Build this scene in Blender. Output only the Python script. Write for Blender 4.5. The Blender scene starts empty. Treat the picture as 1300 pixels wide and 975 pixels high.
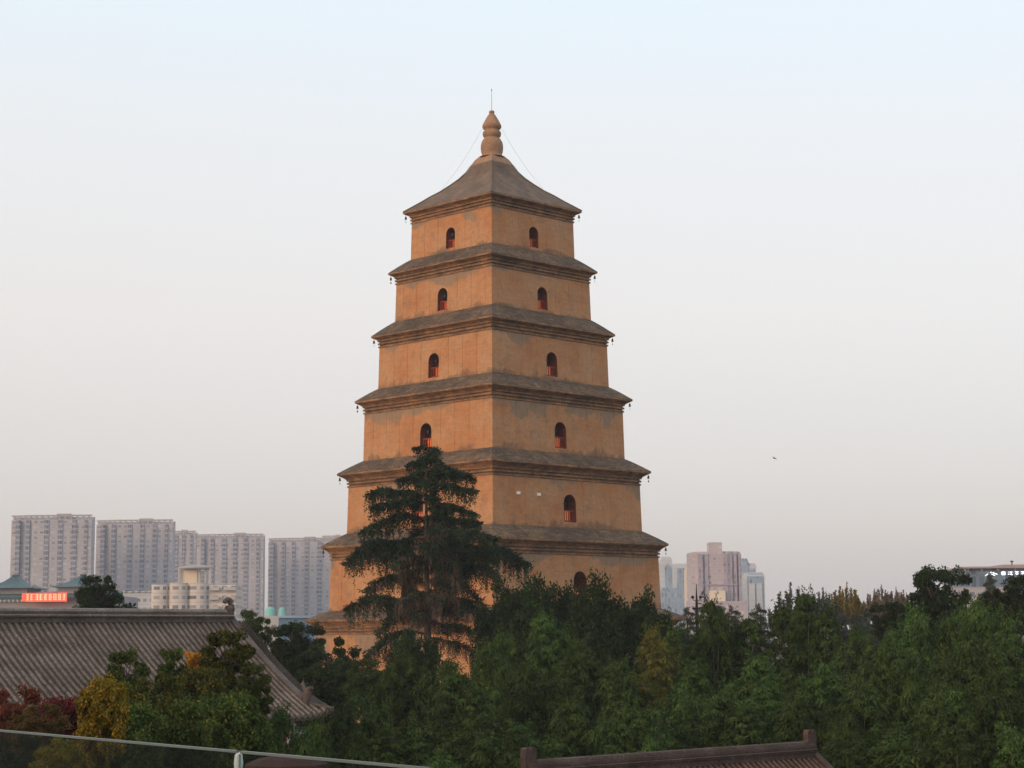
import bpy, bmesh, math, random
import numpy as np
from mathutils import Vector, Matrix

R = math.radians
random.seed(11)
rng = np.random.default_rng(11)
scene = bpy.context.scene
COL = scene.collection

# ------------------------------------------------------------------ camera, sky, sun, exposure
CAM_Z = 13.5
FPX = 2370.0                     # focal length in pixels of a 1300 px wide picture
PITCH, ROLL = R(7.65), R(0.45)
cam_data = bpy.data.cameras.new("camera")
cam_data.sensor_width = 36.0
cam_data.lens = 36.0 * FPX / 1300.0
cam_data.clip_start = 0.1
cam_data.clip_end = 20000
cam = bpy.data.objects.new("camera", cam_data)
COL.objects.link(cam)
cam.matrix_world = (Matrix.Translation((0, 0, CAM_Z)) @ Matrix.Rotation(math.pi / 2 + PITCH, 4, 'X')
                    @ Matrix.Rotation(-ROLL, 4, 'Z'))
scene.camera = cam

SUN_EL, SUN_AZ = R(16.0), R(228.0)          # azimuth clockwise from +Y (the viewing direction): behind the camera, to the left
sun_dir = Vector((math.sin(SUN_AZ) * math.cos(SUN_EL), math.cos(SUN_AZ) * math.cos(SUN_EL), math.sin(SUN_EL)))

world = bpy.data.worlds.new("World")
scene.world = world
world.use_nodes = True
wn = world.node_tree.nodes
wl = world.node_tree.links
wn.clear()
sky = wn.new('ShaderNodeTexSky')
sky.sky_type = 'NISHITA'
sky.sun_disc = False
sky.sun_elevation = SUN_EL
sky.sun_rotation = SUN_AZ
sky.altitude = 400
sky.air_density = 1.0
sky.dust_density = 3.0
sky.ozone_density = 1.5
bg = wn.new('ShaderNodeBackground')
bg.inputs['Strength'].default_value = 0.15
wo = wn.new('ShaderNodeOutputWorld')
# a thin high veil of cloud whitens the clear evening sky and is a little darker and pinker low down
wtc = wn.new('ShaderNodeTexCoord')
wsep = wn.new('ShaderNodeSeparateXYZ')
wl.new(wtc.outputs['Generated'], wsep.inputs[0])
veil = wn.new('ShaderNodeValToRGB')
VEIL = [(0.0, (2.6, 2.32, 2.32)), (0.06, (2.98, 2.62, 2.54)), (0.17, (3.78, 3.42, 3.14)), (0.26, (3.88, 3.80, 3.66)), (0.34, (3.75, 4.1, 4.25)), (1.0, (3.6, 4.0, 4.4))]
cr_ = veil.color_ramp
cr_.elements[0].position = VEIL[0][0]; cr_.elements[0].color = (*[c / 10 for c in VEIL[0][1]], 1)
cr_.elements[1].position = VEIL[-1][0]; cr_.elements[1].color = (*[c / 10 for c in VEIL[-1][1]], 1)
for p_, c_ in VEIL[1:-1]:
    e_ = cr_.elements.new(p_); e_.color = (*[c / 10 for c in c_], 1)
wl.new(wsep.outputs[2], veil.inputs['Fac'])
vs_ = wn.new('ShaderNodeVectorMath'); vs_.operation = 'SCALE'; vs_.inputs['Scale'].default_value = 10.0
wl.new(veil.outputs['Color'], vs_.inputs[0])
wmix = wn.new('ShaderNodeMix'); wmix.data_type = 'RGBA'; wmix.inputs[0].default_value = 0.80
wl.new(sky.outputs[0], wmix.inputs[6]); wl.new(vs_.outputs[0], wmix.inputs[7])
wl.new(wmix.outputs[2], bg.inputs['Color'])
wl.new(bg.outputs[0], wo.inputs['Surface'])

sun_data = bpy.data.lights.new("sun", 'SUN')
sun_data.energy = 0.85
sun_data.angle = R(25)
sun_data.color = (1.0, 0.62, 0.35)
sun = bpy.data.objects.new("sun", sun_data)
COL.objects.link(sun)
sun.rotation_euler = sun_dir.to_track_quat('Z', 'Y').to_euler()

scene.view_settings.view_transform = 'Standard'
scene.view_settings.look = 'None'
scene.view_settings.exposure = 0.75
scene.view_settings.gamma = 1.0
scene.view_settings.use_curve_mapping = False
scene.render.engine = 'CYCLES'
scene.cycles.use_denoising = True
scene.cycles.max_bounces = 5
scene.cycles.diffuse_bounces = 3
scene.cycles.transparent_max_bounces = 8
scene.cycles.volume_bounces = 1

# ------------------------------------------------------------------ measuring helpers
_cp, _sp = math.cos(PITCH), math.sin(PITCH)
_cr, _sr = math.cos(ROLL), math.sin(ROLL)


def at(px, py, depth):
    """world point at horizontal distance depth (along +Y) seen at pixel (px, py) of the 1300x975 photograph"""
    a, b = (px - 650) / FPX, (487.5 - py) / FPX
    a, b = a * _cr + b * _sr, b * _cr - a * _sr
    yc = _cp - b * _sp
    return Vector((a / yc * depth, depth, CAM_Z + (_sp + b * _cp) / yc * depth))


# ------------------------------------------------------------------ scene-building helpers
def tag(o, label=None, cat=None, group=None, kind=None):
    if label: o['label'] = label
    if cat: o['category'] = cat
    if group: o['group'] = group
    if kind: o['kind'] = kind
    return o


def empty(name, loc=(0, 0, 0), rz=0.0):
    o = bpy.data.objects.new(name, None)
    o.empty_display_size = 0.5
    COL.objects.link(o)
    o.location = loc
    o.rotation_euler = (0, 0, rz)
    return o


def obj(name, me, mat=None, parent=None):
    o = bpy.data.objects.new(name, me)
    COL.objects.link(o)
    if mat is not None and len(me.materials) == 0:
        for m in (mat if isinstance(mat, (list, tuple)) else [mat]):
            me.materials.append(m)
    if parent is not None:
        o.parent = parent
    return o


class MB:
    """collects shapes for one mesh"""
    def __init__(s):
        s.v, s.f, s.m = [], [], []
        s.uv = {}

    def add(s, vs, fs, mi=0):
        n = len(s.v)
        s.v += [tuple(p) for p in vs]
        s.f += [tuple(i + n for i in f) for f in fs]
        s.m += [mi] * len(fs)
        return n

    def quad(s, a, b, c, d, mi=0):
        s.add([a, b, c, d], [(0, 1, 2, 3)], mi)

    def box(s, x0, x1, y0, y1, z0, z1, mi=0):
        s.add([(x0, y0, z0), (x1, y0, z0), (x1, y1, z0), (x0, y1, z0), (x0, y0, z1), (x1, y0, z1), (x1, y1, z1), (x0, y1, z1)],
              [(0, 3, 2, 1), (4, 5, 6, 7), (0, 1, 5, 4), (1, 2, 6, 5), (2, 3, 7, 6), (3, 0, 4, 7)], mi)

    def obox(s, c, ax, ay, az, mi=0):
        """box with centre c and half-axis vectors"""
        c, ax, ay, az = map(Vector, (c, ax, ay, az))
        vs = [c + sx * ax + sy * ay + sz * az for sz in (-1, 1) for sx, sy in ((-1, -1), (1, -1), (1, 1), (-1, 1))]
        s.add(vs, [(0, 3, 2, 1), (4, 5, 6, 7), (0, 1, 5, 4), (1, 2, 6, 5), (2, 3, 7, 6), (3, 0, 4, 7)], mi)

    def tube(s, pts, rads, n=6, mi=0, cap=True):
        pts = [Vector(p) for p in pts]
        if not hasattr(rads, '__len__'): rads = [rads] * len(pts)
        base = len(s.v)
        up = Vector((0, 0, 1))
        for i, p in enumerate(pts):
            d = (pts[min(i + 1, len(pts) - 1)] - pts[max(i - 1, 0)]).normalized()
            a = d.cross(up)
            if a.length < 1e-3: a = d.cross(Vector((1, 0, 0)))
            a.normalize(); b = d.cross(a)
            for k in range(n):
                t = 2 * math.pi * k / n
                s.v.append(tuple(p + (a * math.cos(t) + b * math.sin(t)) * rads[i]))
        for i in range(len(pts) - 1):
            for k in range(n):
                k2 = (k + 1) % n
                s.f.append((base + i * n + k, base + i * n + k2, base + (i + 1) * n + k2, base + (i + 1) * n + k)); s.m.append(mi)
        if cap:
            s.f.append(tuple(base + k for k in range(n))); s.m.append(mi)
            e = base + (len(pts) - 1) * n
            s.f.append(tuple(e + k for k in reversed(range(n)))); s.m.append(mi)

    def lathe(s, prof, n=20, c=(0, 0, 0), mi=0):
        base = len(s.v)
        for r, z in prof:
            for k in range(n):
                t = 2 * math.pi * k / n
                s.v.append((c[0] + r * math.cos(t), c[1] + r * math.sin(t), c[2] + z))
        for i in range(len(prof) - 1):
            for k in range(n):
                k2 = (k + 1) % n
                s.f.append((base + i * n + k, base + i * n + k2, base + (i + 1) * n + k2, base + (i + 1) * n + k)); s.m.append(mi)

    def prism(s, poly, z0, z1, mi=0):
        n = len(poly)
        vs = [(x, y, z0) for x, y in poly] + [(x, y, z1) for x, y in poly]
        fs = [tuple(reversed(range(n))), tuple(range(n, 2 * n))] + [(i, (i + 1) % n, n + (i + 1) % n, n + i) for i in range(n)]
        s.add(vs, fs, mi)

    def mesh(s, name, smooth=False):
        me = bpy.data.meshes.new(name)
        me.from_pydata(s.v, [], s.f)
        me.polygons.foreach_set('material_index', s.m)
        if smooth: me.polygons.foreach_set('use_smooth', [True] * len(s.f))
        me.update()
        return me

    def build(s, name, mat, parent=None, smooth=False):
        return obj(name, s.mesh(name, smooth), mat, parent)


# ------------------------------------------------------------------ materials
class NT:
    def __init__(s, name):
        s.mat = bpy.data.materials.new(name)
        s.mat.use_nodes = True
        s.t = s.mat.node_tree
        s.n, s.l = s.t.nodes, s.t.links
        s.n.clear()
        s.out = s.n.new('ShaderNodeOutputMaterial')
        s.p = s.n.new('ShaderNodeBsdfPrincipled')
        s.p.inputs['Specular IOR Level'].default_value = 0.25
        s.p.inputs['Roughness'].default_value = 0.85
        s.l.new(s.p.outputs[0], s.out.inputs['Surface'])

    def set(s, sock, v):
        if hasattr(v, 'is_output') or isinstance(v, bpy.types.NodeSocket): s.l.new(v, sock)
        elif isinstance(v, (tuple, list)) and len(v) == 3 and sock.type == 'RGBA': sock.default_value = (*v, 1)
        else: sock.default_value = v

    def coord(s, which='Object', scale=(1, 1, 1)):
        tc = s.n.new('ShaderNodeTexCoord')
        mp = s.n.new('ShaderNodeMapping')
        mp.inputs['Scale'].default_value = scale
        s.l.new(tc.outputs[which], mp.inputs['Vector'])
        return mp.outputs[0]

    def noise(s, vec, scale, detail=4, rough=0.55, dist=0.0):
        n = s.n.new('ShaderNodeTexNoise')
        n.inputs['Scale'].default_value = scale
        n.inputs['Detail'].default_value = detail
        n.inputs['Roughness'].default_value = rough
        n.inputs['Distortion'].default_value = dist
        if vec is not None: s.l.new(vec, n.inputs['Vector'])
        return n.outputs['Fac']

    def ramp(s, fac, stops):
        r = s.n.new('ShaderNodeValToRGB')
        cr = r.color_ramp
        while len(cr.elements) > 1: cr.elements.remove(cr.elements[-1])
        cr.elements[0].position = stops[0][0]
        c0 = stops[0][1]
        cr.elements[0].color = (*c0, 1) if isinstance(c0, (tuple, list)) else (c0, c0, c0, 1)
        for p, c in stops[1:]:
            e = cr.elements.new(p)
            e.color = (*c, 1) if isinstance(c, (tuple, list)) else (c, c, c, 1)
        s.l.new(fac, r.inputs['Fac'])
        return r.outputs['Color']

    def math(s, op, a, b=None, c=None, clamp=False):
        m = s.n.new('ShaderNodeMath')
        m.operation = op
        m.use_clamp = clamp
        s.set(m.inputs[0], a)
        if b is not None: s.set(m.inputs[1], b)
        if c is not None: s.set(m.inputs[2], c)
        return m.outputs[0]

    def mix(s, fac, a, b, blend='MIX'):
        m = s.n.new('ShaderNodeMix')
        m.data_type = 'RGBA'
        m.blend_type = blend
        s.set(m.inputs[0], fac)
        s.set(m.inputs[6], a)
        s.set(m.inputs[7], b)
        return m.outputs[2]

    def sep(s, vec):
        x = s.n.new('ShaderNodeSeparateXYZ')
        s.l.new(vec, x.inputs[0])
        return x.outputs

    def bump(s, h, strength=0.4, dist=0.05):
        b = s.n.new('ShaderNodeBump')
        b.inputs['Strength'].default_value = strength
        b.inputs['Distance'].default_value = dist
        s.l.new(h, b.inputs['Height'])
        s.l.new(b.outputs[0], s.p.inputs['Normal'])

    def col(s, c): s.set(s.p.inputs['Base Color'], c)


def plain(name, c, rough=0.7, var=0.25, scale=2.0, metal=0.0):
    t = NT(name)
    v = t.coord('Object')
    a = t.noise(v, scale, 5)
    t.col(t.ramp(a, [(0.25, tuple(x * (1 - var) for x in c)), (0.75, tuple(min(1, x * (1 + var)) for x in c))]))
    t.p.inputs['Roughness'].default_value = rough
    t.p.inputs['Metallic'].default_value = metal
    return t.mat


def leaf_mat(name, cols, trans=0.25, hue_obj=0.25):
    t = NT(name)
    g = t.n.new('ShaderNodeNewGeometry')
    oi = t.n.new('ShaderNodeObjectInfo')
    n = len(cols)
    c = t.ramp(g.outputs['Random Per Island'], [((i + 0.5) / n, cc) for i, cc in enumerate(cols)])
    k = t.math('MULTIPLY_ADD', oi.outputs['Random'], 2 * hue_obj, 1 - hue_obj)
    k = t.math('MULTIPLY', k, t.ramp(t.noise(t.coord('Object'), 0.9, 3, 0.6), [(0.32, 0.5), (0.68, 1.5)]))
    h = t.n.new('ShaderNodeHueSaturation')
    t.l.new(k, h.inputs['Value'])
    hh = t.math('MULTIPLY_ADD', oi.outputs['Random'], 0.03, 0.485)
    t.l.new(hh, h.inputs['Hue'])
    t.l.new(c, h.inputs['Color'])
    t.l.new(h.outputs[0], t.p.inputs['Base Color'])
    t.p.inputs['Roughness'].default_value = 0.75
    t.p.inputs['Specular IOR Level'].default_value = 0.06
    tr = t.n.new('ShaderNodeBsdfTranslucent')
    t.l.new(h.outputs[0], tr.inputs['Color'])
    mx = t.n.new('ShaderNodeMixShader')
    mx.inputs[0].default_value = trans
    t.l.new(t.p.outputs[0], mx.inputs[1])
    t.l.new(tr.outputs[0], mx.inputs[2])
    t.l.new(mx.outputs[0], t.out.inputs['Surface'])
    return t.mat


M = {}


def wall_plaster():
    t = NT('ochre_plaster')
    ob = t.coord('Object')
    uv = t.n.new('ShaderNodeUVMap'); uv.uv_map = 'wall'
    sx = t.sep(uv.outputs[0])
    u, v = sx[0], sx[1]
    base = t.ramp(t.noise(ob, 0.35, 6, 0.6), [(0.3, (0.45, 0.170, 0.060)), (0.42, (0.53, 0.225, 0.085)), (0.55, (0.56, 0.270, 0.118)), (0.70, (0.54, 0.300, 0.155))])
    fine = t.noise(ob, 3.0, 6, 0.65)
    base = t.mix(t.ramp(fine, [(0.38, 0.0), (0.70, 0.55)]), base, (0.34, 0.18, 0.10))
    crs = t.noise(t.coord('Object', (0.5, 0.5, 5.0)), 1.0, 5, 0.75)
    base = t.mix(t.ramp(crs, [(0.48, 0.0), (0.66, 0.32)]), base, (0.27, 0.145, 0.080))
    crs2 = t.noise(t.coord('Object', (0.8, 0.8, 3.0)), 1.3, 5, 0.75)
    base = t.mix(t.ramp(crs2, [(0.55, 0.0), (0.70, 0.5)]), base, (0.55, 0.34, 0.19))
    # vertical rain streaks
    st = t.noise(t.coord('Object', (2.2, 2.2, 0.12)), 1.0, 4, 0.6)
    base = t.mix(t.ramp(st, [(0.52, 0.0), (0.75, 0.35)]), base, (0.40, 0.25, 0.16))
    # exposed grey brick patches hanging from the cornice, largest at some corners
    big = t.noise(ob, 0.20, 3, 0.5, 0.5)
    edge = t.noise(ob, 1.1, 5, 0.65)
    e = t.math('ADD', t.math('MULTIPLY', t.math('SUBTRACT', v, 0.93), 0.55), t.math('SUBTRACT', big, 0.515))
    e = t.math('ADD', e, t.math('MULTIPLY', t.math('SUBTRACT', edge, 0.5), 0.12))
    m1 = t.ramp(e, [(0.0, 0.0), (0.018, 0.65), (0.05, 0.85)])
    brick = t.mix(t.noise(ob, 2.0, 5, 0.7), (0.17, 0.115, 0.075), (0.40, 0.29, 0.19))
    base = t.mix(m1, base, brick)
    # mossy dark grime along the foot of the wall
    g1 = t.noise(ob, 0.33, 6, 0.68, 0.6)
    e2 = t.math('ADD', t.math('MULTIPLY', t.math('SUBTRACT', 0.10, v), 1.1), t.math('SUBTRACT', g1, 0.475))
    m2 = t.ramp(e2, [(0.0, 0.0), (0.05, 0.45), (0.16, 0.8)])
    base = t.mix(m2, base, (0.15, 0.095, 0.062))
    blot = t.noise(ob, 0.9, 6, 0.7, 0.3)
    base = t.mix(t.ramp(blot, [(0.52, 0.0), (0.72, 0.6)]), base, (0.24, 0.15, 0.095))
    # plaster panel joints along the pilasters
    fr = t.math('ABSOLUTE', t.math('SUBTRACT', t.math('FRACT', t.math('DIVIDE', u, 1.9)), 0.5))
    ln = t.math('LESS_THAN', fr, 0.015)
    base = t.mix(t.math('MULTIPLY', ln, t.ramp(t.noise(ob, 0.5, 3), [(0.35, 0.0), (0.6, 0.4)])), base, (0.30, 0.16, 0.09))
    t.col(base)
    br = t.n.new('ShaderNodeTexBrick')
    cb = t.n.new('ShaderNodeCombineXYZ')
    t.l.new(u, cb.inputs[0])
    zz = t.sep(ob)[2]
    t.l.new(zz, cb.inputs[1])
    t.l.new(cb.outputs[0], br.inputs['Vector'])
    br.inputs['Scale'].default_value = 2.2
    br.inputs['Mortar Size'].default_value = 0.03
    h = t.math('ADD', br.outputs['Fac'], t.math('MULTIPLY', t.noise(ob, 5, 5, 0.7), -1.2))
    t.bump(h, 0.6, -0.06)
    return t.mat


def eave_brick():
    t = NT('weathered_eave_brick')
    ob = t.coord('Object')
    sm = t.noise(ob, 0.45, 6, 0.7, 0.5)
    c = t.ramp(sm, [(0.3, (0.13, 0.078, 0.050)), (0.45, (0.26, 0.145, 0.080)), (0.58, (0.40, 0.205, 0.098)), (0.72, (0.50, 0.255, 0.115))])
    st = t.noise(t.coord('Object', (1.2, 1.2, 5)), 1.0, 6, 0.8)
    c = t.mix(t.ramp(st, [(0.40, 0.7), (0.58, 0.0)]), c, (0.075, 0.048, 0.033))
    ch = t.noise(ob, 2.0, 6, 0.8)
    c = t.mix(t.ramp(ch, [(0.58, 0.0), (0.68, 0.7)]), c, (0.44, 0.25, 0.13))
    t.col(c)
    t.bump(t.noise(ob, 6, 5, 0.8), 0.8, 0.12)
    return t.mat


def eave_top():
    t = NT('mossy_eave_slope')
    ob = t.coord('Object')
    c = t.ramp(t.noise(ob, 0.5, 7, 0.75), [(0.32, (0.11, 0.074, 0.050)), (0.48, (0.20, 0.132, 0.083)), (0.62, (0.32, 0.20, 0.118)), (0.75, (0.38, 0.235, 0.13))])
    c = t.mix(t.ramp(t.noise(ob, 2.4, 6, 0.85), [(0.42, 0.0), (0.62, 0.85)]), c, (0.055, 0.043, 0.032))
    c = t.mix(t.ramp(t.noise(ob, 0.28, 5, 0.7, 0.6), [(0.46, 0.0), (0.60, 0.6)]), c, (0.075, 0.055, 0.040))
    crs = t.noise(t.coord('Object', (0.7, 0.7, 7.0)), 1.2, 4, 0.8)
    c = t.mix(t.ramp(crs, [(0.52, 0.0), (0.66, 0.6)]), c, (0.34, 0.25, 0.17))
    sp = t.noise(ob, 4.5, 3, 0.6)
    c = t.mix(t.ramp(sp, [(0.66, 0.0), (0.72, 0.7)]), c, (0.50, 0.42, 0.34))
    t.col(c)
    t.bump(t.noise(ob, 3, 6, 0.85), 1.0, 0.3)
    return t.mat


def roof_tile(name, c1, c2, c3):
    t = NT(name)
    ob = t.coord('Object')
    c = t.ramp(t.noise(ob, 0.8, 6, 0.7), [(0.3, c1), (0.5, c2), (0.72, c3)])
    c = t.mix(t.ramp(t.noise(ob, 9, 3, 0.7), [(0.42, 0.0), (0.72, 0.6)]), c, tuple(x * 0.4 for x in c1))
    c = t.mix(t.ramp(t.noise(ob, 14, 2, 0.5), [(0.68, 0.0), (0.74, 0.5)]), c, (0.40, 0.36, 0.33))
    t.col(c)
    t.bump(t.noise(ob, 10, 5, 0.8), 0.6, 0.05)
    return t.mat


def tower_mat(name, wallc, glassc, fl=3.0, bay=3.4, band=(0.35, 0.72)):
    """render, paled for haze on the far towers, with ribbon windows, one row per storey"""
    t = NT(name)
    tc = t.n.new('ShaderNodeTexCoord')
    o = t.sep(tc.outputs['Object'])
    g = t.n.new('ShaderNodeNewGeometry')
    nx = t.sep(g.outputs['Normal'])
    flr = t.math('FRACT', t.math('DIVIDE', o[2], fl))
    inb = t.math('MULTIPLY', t.math('GREATER_THAN', flr, band[0]), t.math('LESS_THAN', flr, band[1]))
    uu = t.math('ADD', o[0], o[1])
    bx = t.math('FRACT', t.math('DIVIDE', uu, bay))
    inw = t.math('MULTIPLY', t.math('GREATER_THAN', bx, 0.22), t.math('LESS_THAN', bx, 0.78))
    up = t.math('LESS_THAN', t.math('ABSOLUTE', nx[2]), 0.5)
    m = t.math('MULTIPLY', t.math('MULTIPLY', inb, inw), up)
    # a different room behind every window
    wn_ = t.n.new('ShaderNodeTexWhiteNoise')
    cb = t.n.new('ShaderNodeCombineXYZ')
    t.l.new(t.math('FLOOR', t.math('DIVIDE', uu, bay)), cb.inputs[0])
    t.l.new(t.math('FLOOR', t.math('DIVIDE', o[2], fl)), cb.inputs[1])
    t.l.new(cb.outputs[0], wn_.inputs['Vector'])
    gl = t.mix(wn_.outputs[0], tuple(x * 0.55 for x in glassc), tuple(x * 1.5 for x in glassc))
    ob = t.coord('Object')
    wc = t.ramp(t.noise(ob, 0.05, 4), [(0.3, tuple(x * 0.85 for x in wallc)), (0.7, tuple(x * 1.1 for x in wallc))])
    slab = t.math('LESS_THAN', flr, 0.10)
    wc = t.mix(t.math('MULTIPLY', slab, 0.35), wc, tuple(x * 0.5 for x in wallc))
    t.col(t.mix(m, wc, gl))
    t.p.inputs['Roughness'].default_value = 0.6
    return t.mat


M['plaster'] = wall_plaster()
M['eave'] = eave_brick()
M['slope'] = eave_top()
M['pagoda_roof'] = roof_tile('grey_pagoda_tile', (0.10, 0.069, 0.049), (0.165, 0.112, 0.077), (0.235, 0.160, 0.110))
M['hall_tile'] = roof_tile('grey_brown_barrel_tile', (0.10, 0.074, 0.058), (0.18, 0.135, 0.108), (0.29, 0.225, 0.185))
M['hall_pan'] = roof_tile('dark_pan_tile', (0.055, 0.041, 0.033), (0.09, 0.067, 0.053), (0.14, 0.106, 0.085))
M['ridge'] = roof_tile('ridge_brick', (0.07, 0.052, 0.044), (0.12, 0.09, 0.075), (0.20, 0.16, 0.135))
M['ridge_cap'] = roof_tile('pale_ridge_cap', (0.16, 0.13, 0.11), (0.24, 0.20, 0.17), (0.34, 0.29, 0.25))
M['red_tile'] = roof_tile('red_brown_barrel_tile', (0.085, 0.05, 0.036), (0.135, 0.08, 0.056), (0.20, 0.125, 0.095))
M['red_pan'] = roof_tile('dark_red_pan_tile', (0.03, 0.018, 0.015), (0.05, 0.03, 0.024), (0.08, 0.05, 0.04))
M['red_ridge'] = roof_tile('red_brown_ridge', (0.055, 0.034, 0.027), (0.085, 0.054, 0.042), (0.14, 0.095, 0.078))
M['finial'] = roof_tile('brick_finial', (0.27, 0.15, 0.085), (0.36, 0.205, 0.115), (0.44, 0.27, 0.16))
M['inside'] = plain('dark_interior', (0.035, 0.018, 0.012))
M['reveal'] = plain('dark_red_reveal', (0.16, 0.045, 0.025))
M['redpaint'] = plain('dark_red_lacquer', (0.22, 0.035, 0.018), 0.45, 0.2)
t = NT('lamplit_orange_door'); t.p.inputs['Base Color'].default_value = (0.8, 0.2, 0.05, 1); t.p.inputs['Emission Color'].default_value = (1.0, 0.22, 0.04, 1); t.p.inputs['Emission Strength'].default_value = 0.22; M['orangedoor'] = t.mat  # emission stands in for lamplight on the door; no lamp inside
M['lacquer'] = plain('dull_red_lacquer', (0.22, 0.05, 0.035), 0.5, 0.2)
M['metal'] = plain('dark_bronze', (0.03, 0.027, 0.025), 0.5, 0.2, 5, 0.3)
M['wire'] = plain('grey_wire', (0.35, 0.34, 0.33), 0.5)
M['white'] = plain('white_paint', (0.8, 0.8, 0.78), 0.5, 0.05)
M['bark'] = plain('grey_brown_bark', (0.075, 0.055, 0.042), 0.95, 0.4, 3)
M['twig'] = plain('bare_brown_twig', (0.12, 0.075, 0.055), 0.95, 0.35, 3)
M['culm'] = plain('green_culm', (0.12, 0.15, 0.06), 0.5, 0.3, 3)
M['soil'] = plain('dark_soil', (0.045, 0.04, 0.03), 0.95, 0.4, 0.5)
M['stone'] = plain('grey_stone', (0.30, 0.28, 0.26), 0.85, 0.2, 1.0)
M['concrete'] = plain('pale_concrete', (0.42, 0.40, 0.38), 0.85, 0.12, 0.3)

M['bamboo'] = leaf_mat('bamboo_leaf', [(0.020, 0.042, 0.009), (0.034, 0.066, 0.014), (0.054, 0.092, 0.019), (0.040, 0.068, 0.016), (0.072, 0.092, 0.022)], 0.06, 0.34)
M['bamboo_yellow'] = leaf_mat('yellowing_bamboo_leaf', [(0.06, 0.078, 0.015), (0.13, 0.11, 0.022), (0.18, 0.125, 0.022), (0.075, 0.08, 0.017)], 0.25, 0.15)
M['cedar'] = leaf_mat('cedar_needle', [(0.013, 0.030, 0.014), (0.021, 0.043, 0.020), (0.032, 0.058, 0.027), (0.027, 0.040, 0.022)], 0.08, 0.1)
M['cypress'] = leaf_mat('cypress_foliage', [(0.013, 0.028, 0.009), (0.020, 0.038, 0.012), (0.030, 0.050, 0.015)], 0.1, 0.15)
M['broad'] = leaf_mat('dark_broad_leaf', [(0.014, 0.024, 0.009), (0.022, 0.036, 0.012), (0.032, 0.048, 0.015)], 0.12, 0.2)
M['mid'] = leaf_mat('green_broad_leaf', [(0.022, 0.042, 0.012), (0.035, 0.060, 0.016), (0.050, 0.076, 0.020), (0.075, 0.082, 0.021)], 0.2, 0.2)
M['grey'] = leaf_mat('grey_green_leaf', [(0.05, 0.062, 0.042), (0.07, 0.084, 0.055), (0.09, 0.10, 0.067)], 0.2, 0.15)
M['gold'] = leaf_mat('golden_leaf', [(0.12, 0.11, 0.014), (0.26, 0.18, 0.016), (0.36, 0.22, 0.016), (0.07, 0.08, 0.014)], 0.25, 0.15)
M['orange'] = leaf_mat('orange_leaf', [(0.45, 0.17, 0.012), (0.58, 0.25, 0.02), (0.38, 0.15, 0.012), (0.20, 0.12, 0.02)], 0.25, 0.1)
M['olive'] = leaf_mat('olive_leaf', [(0.028, 0.048, 0.011), (0.050, 0.068, 0.015), (0.080, 0.088, 0.018), (0.15, 0.12, 0.02), (0.035, 0.056, 0.013)], 0.2, 0.2)
M['garden'] = leaf_mat('fresh_green_leaf', [(0.032, 0.058, 0.014), (0.050, 0.080, 0.018), (0.070, 0.098, 0.023), (0.10, 0.105, 0.024)], 0.2, 0.2)
M['red'] = leaf_mat('red_maple_leaf', [(0.13, 0.020, 0.018), (0.22, 0.034, 0.030), (0.09, 0.020, 0.016), (0.07, 0.05, 0.02)], 0.22, 0.15)
M['rust'] = leaf_mat('rusty_leaf', [(0.09, 0.06, 0.02), (0.13, 0.075, 0.025), (0.06, 0.065, 0.02), (0.09, 0.03, 0.02)], 0.22, 0.15)
M['tan'] = leaf_mat('autumn_tan_leaf', [(0.17, 0.125, 0.075), (0.24, 0.165, 0.085), (0.13, 0.115, 0.07)], 0.2, 0.15)

# ------------------------------------------------------------------ ground
b = MB()
b.quad((-3000, -400, 0), (3000, -400, 0), (3000, 3200, 0), (-3000, 3200, 0))
tag(b.build('ground', M['soil']), kind='structure')

# ------------------------------------------------------------------ haze
b = MB()
b.box(-3100, 3100, -450, 3300, -1.0, 120)
t = NT('pale_haze')
t.n.remove(t.p)
pv = t.n.new('ShaderNodeVolumePrincipled')
pv.inputs['Color'].default_value = (0.84, 0.84, 0.90, 1)
pv.inputs['Density'].default_value = 0.00018
pv.inputs['Anisotropy'].default_value = 0.1
t.l.new(pv.outputs[0], t.out.inputs['Volume'])
hz = b.build('haze', t.mat)
tag(hz, 'thin pale evening haze over the whole city', 'haze', kind='stuff')

# ------------------------------------------------------------------ the pagoda
PD = 178.0
PX = at(626.5, 487.5, PD).x


def pz(py): return at(624, py, PD).z


def pr(half, py):
    bb = (487.5 - py) / FPX
    return half / FPX * PD / (_cp - bb * _sp)


pagoda = empty('brick_pagoda', (PX, PD, 0))
tag(pagoda, 'tall square seven storey brick pagoda with ochre walls and stepped eaves', 'pagoda')
CORN = [Vector((0, -1, 0)), Vector((1, 0, 0)), Vector((0, 1, 0)), Vector((-1, 0, 0))]      # near corner first


def loft(mb, rings, mi=0, cap_top=False):
    """square rings (R, z) from bottom to top"""
    for (r0, z0), (r1, z1) in zip(rings[:-1], rings[1:]):
        for k in range(4):
            a, c = CORN[k], CORN[(k + 1) % 4]
            mb.quad(a * r0 + Vector((0, 0, z0)), c * r0 + Vector((0, 0, z0)), c * r1 + Vector((0, 0, z1)), a * r1 + Vector((0, 0, z1)), mi)
    if cap_top:
        r, z = rings[-1]
        mb.quad(*[c * r + Vector((0, 0, z)) for c in CORN], mi)


def arch_pts(w, h, n=12):
    """outline of an arched opening, counter-clockwise from the lower right corner to the lower left corner"""
    r = w / 2
    pts = [(r, 0.0), (r, h - r)]
    pts += [(r * math.cos(math.pi * i / n), h - r + r * math.sin(math.pi * i / n)) for i in range(1, n)]
    pts += [(-r, h - r), (-r, 0.0)]
    return pts


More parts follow.
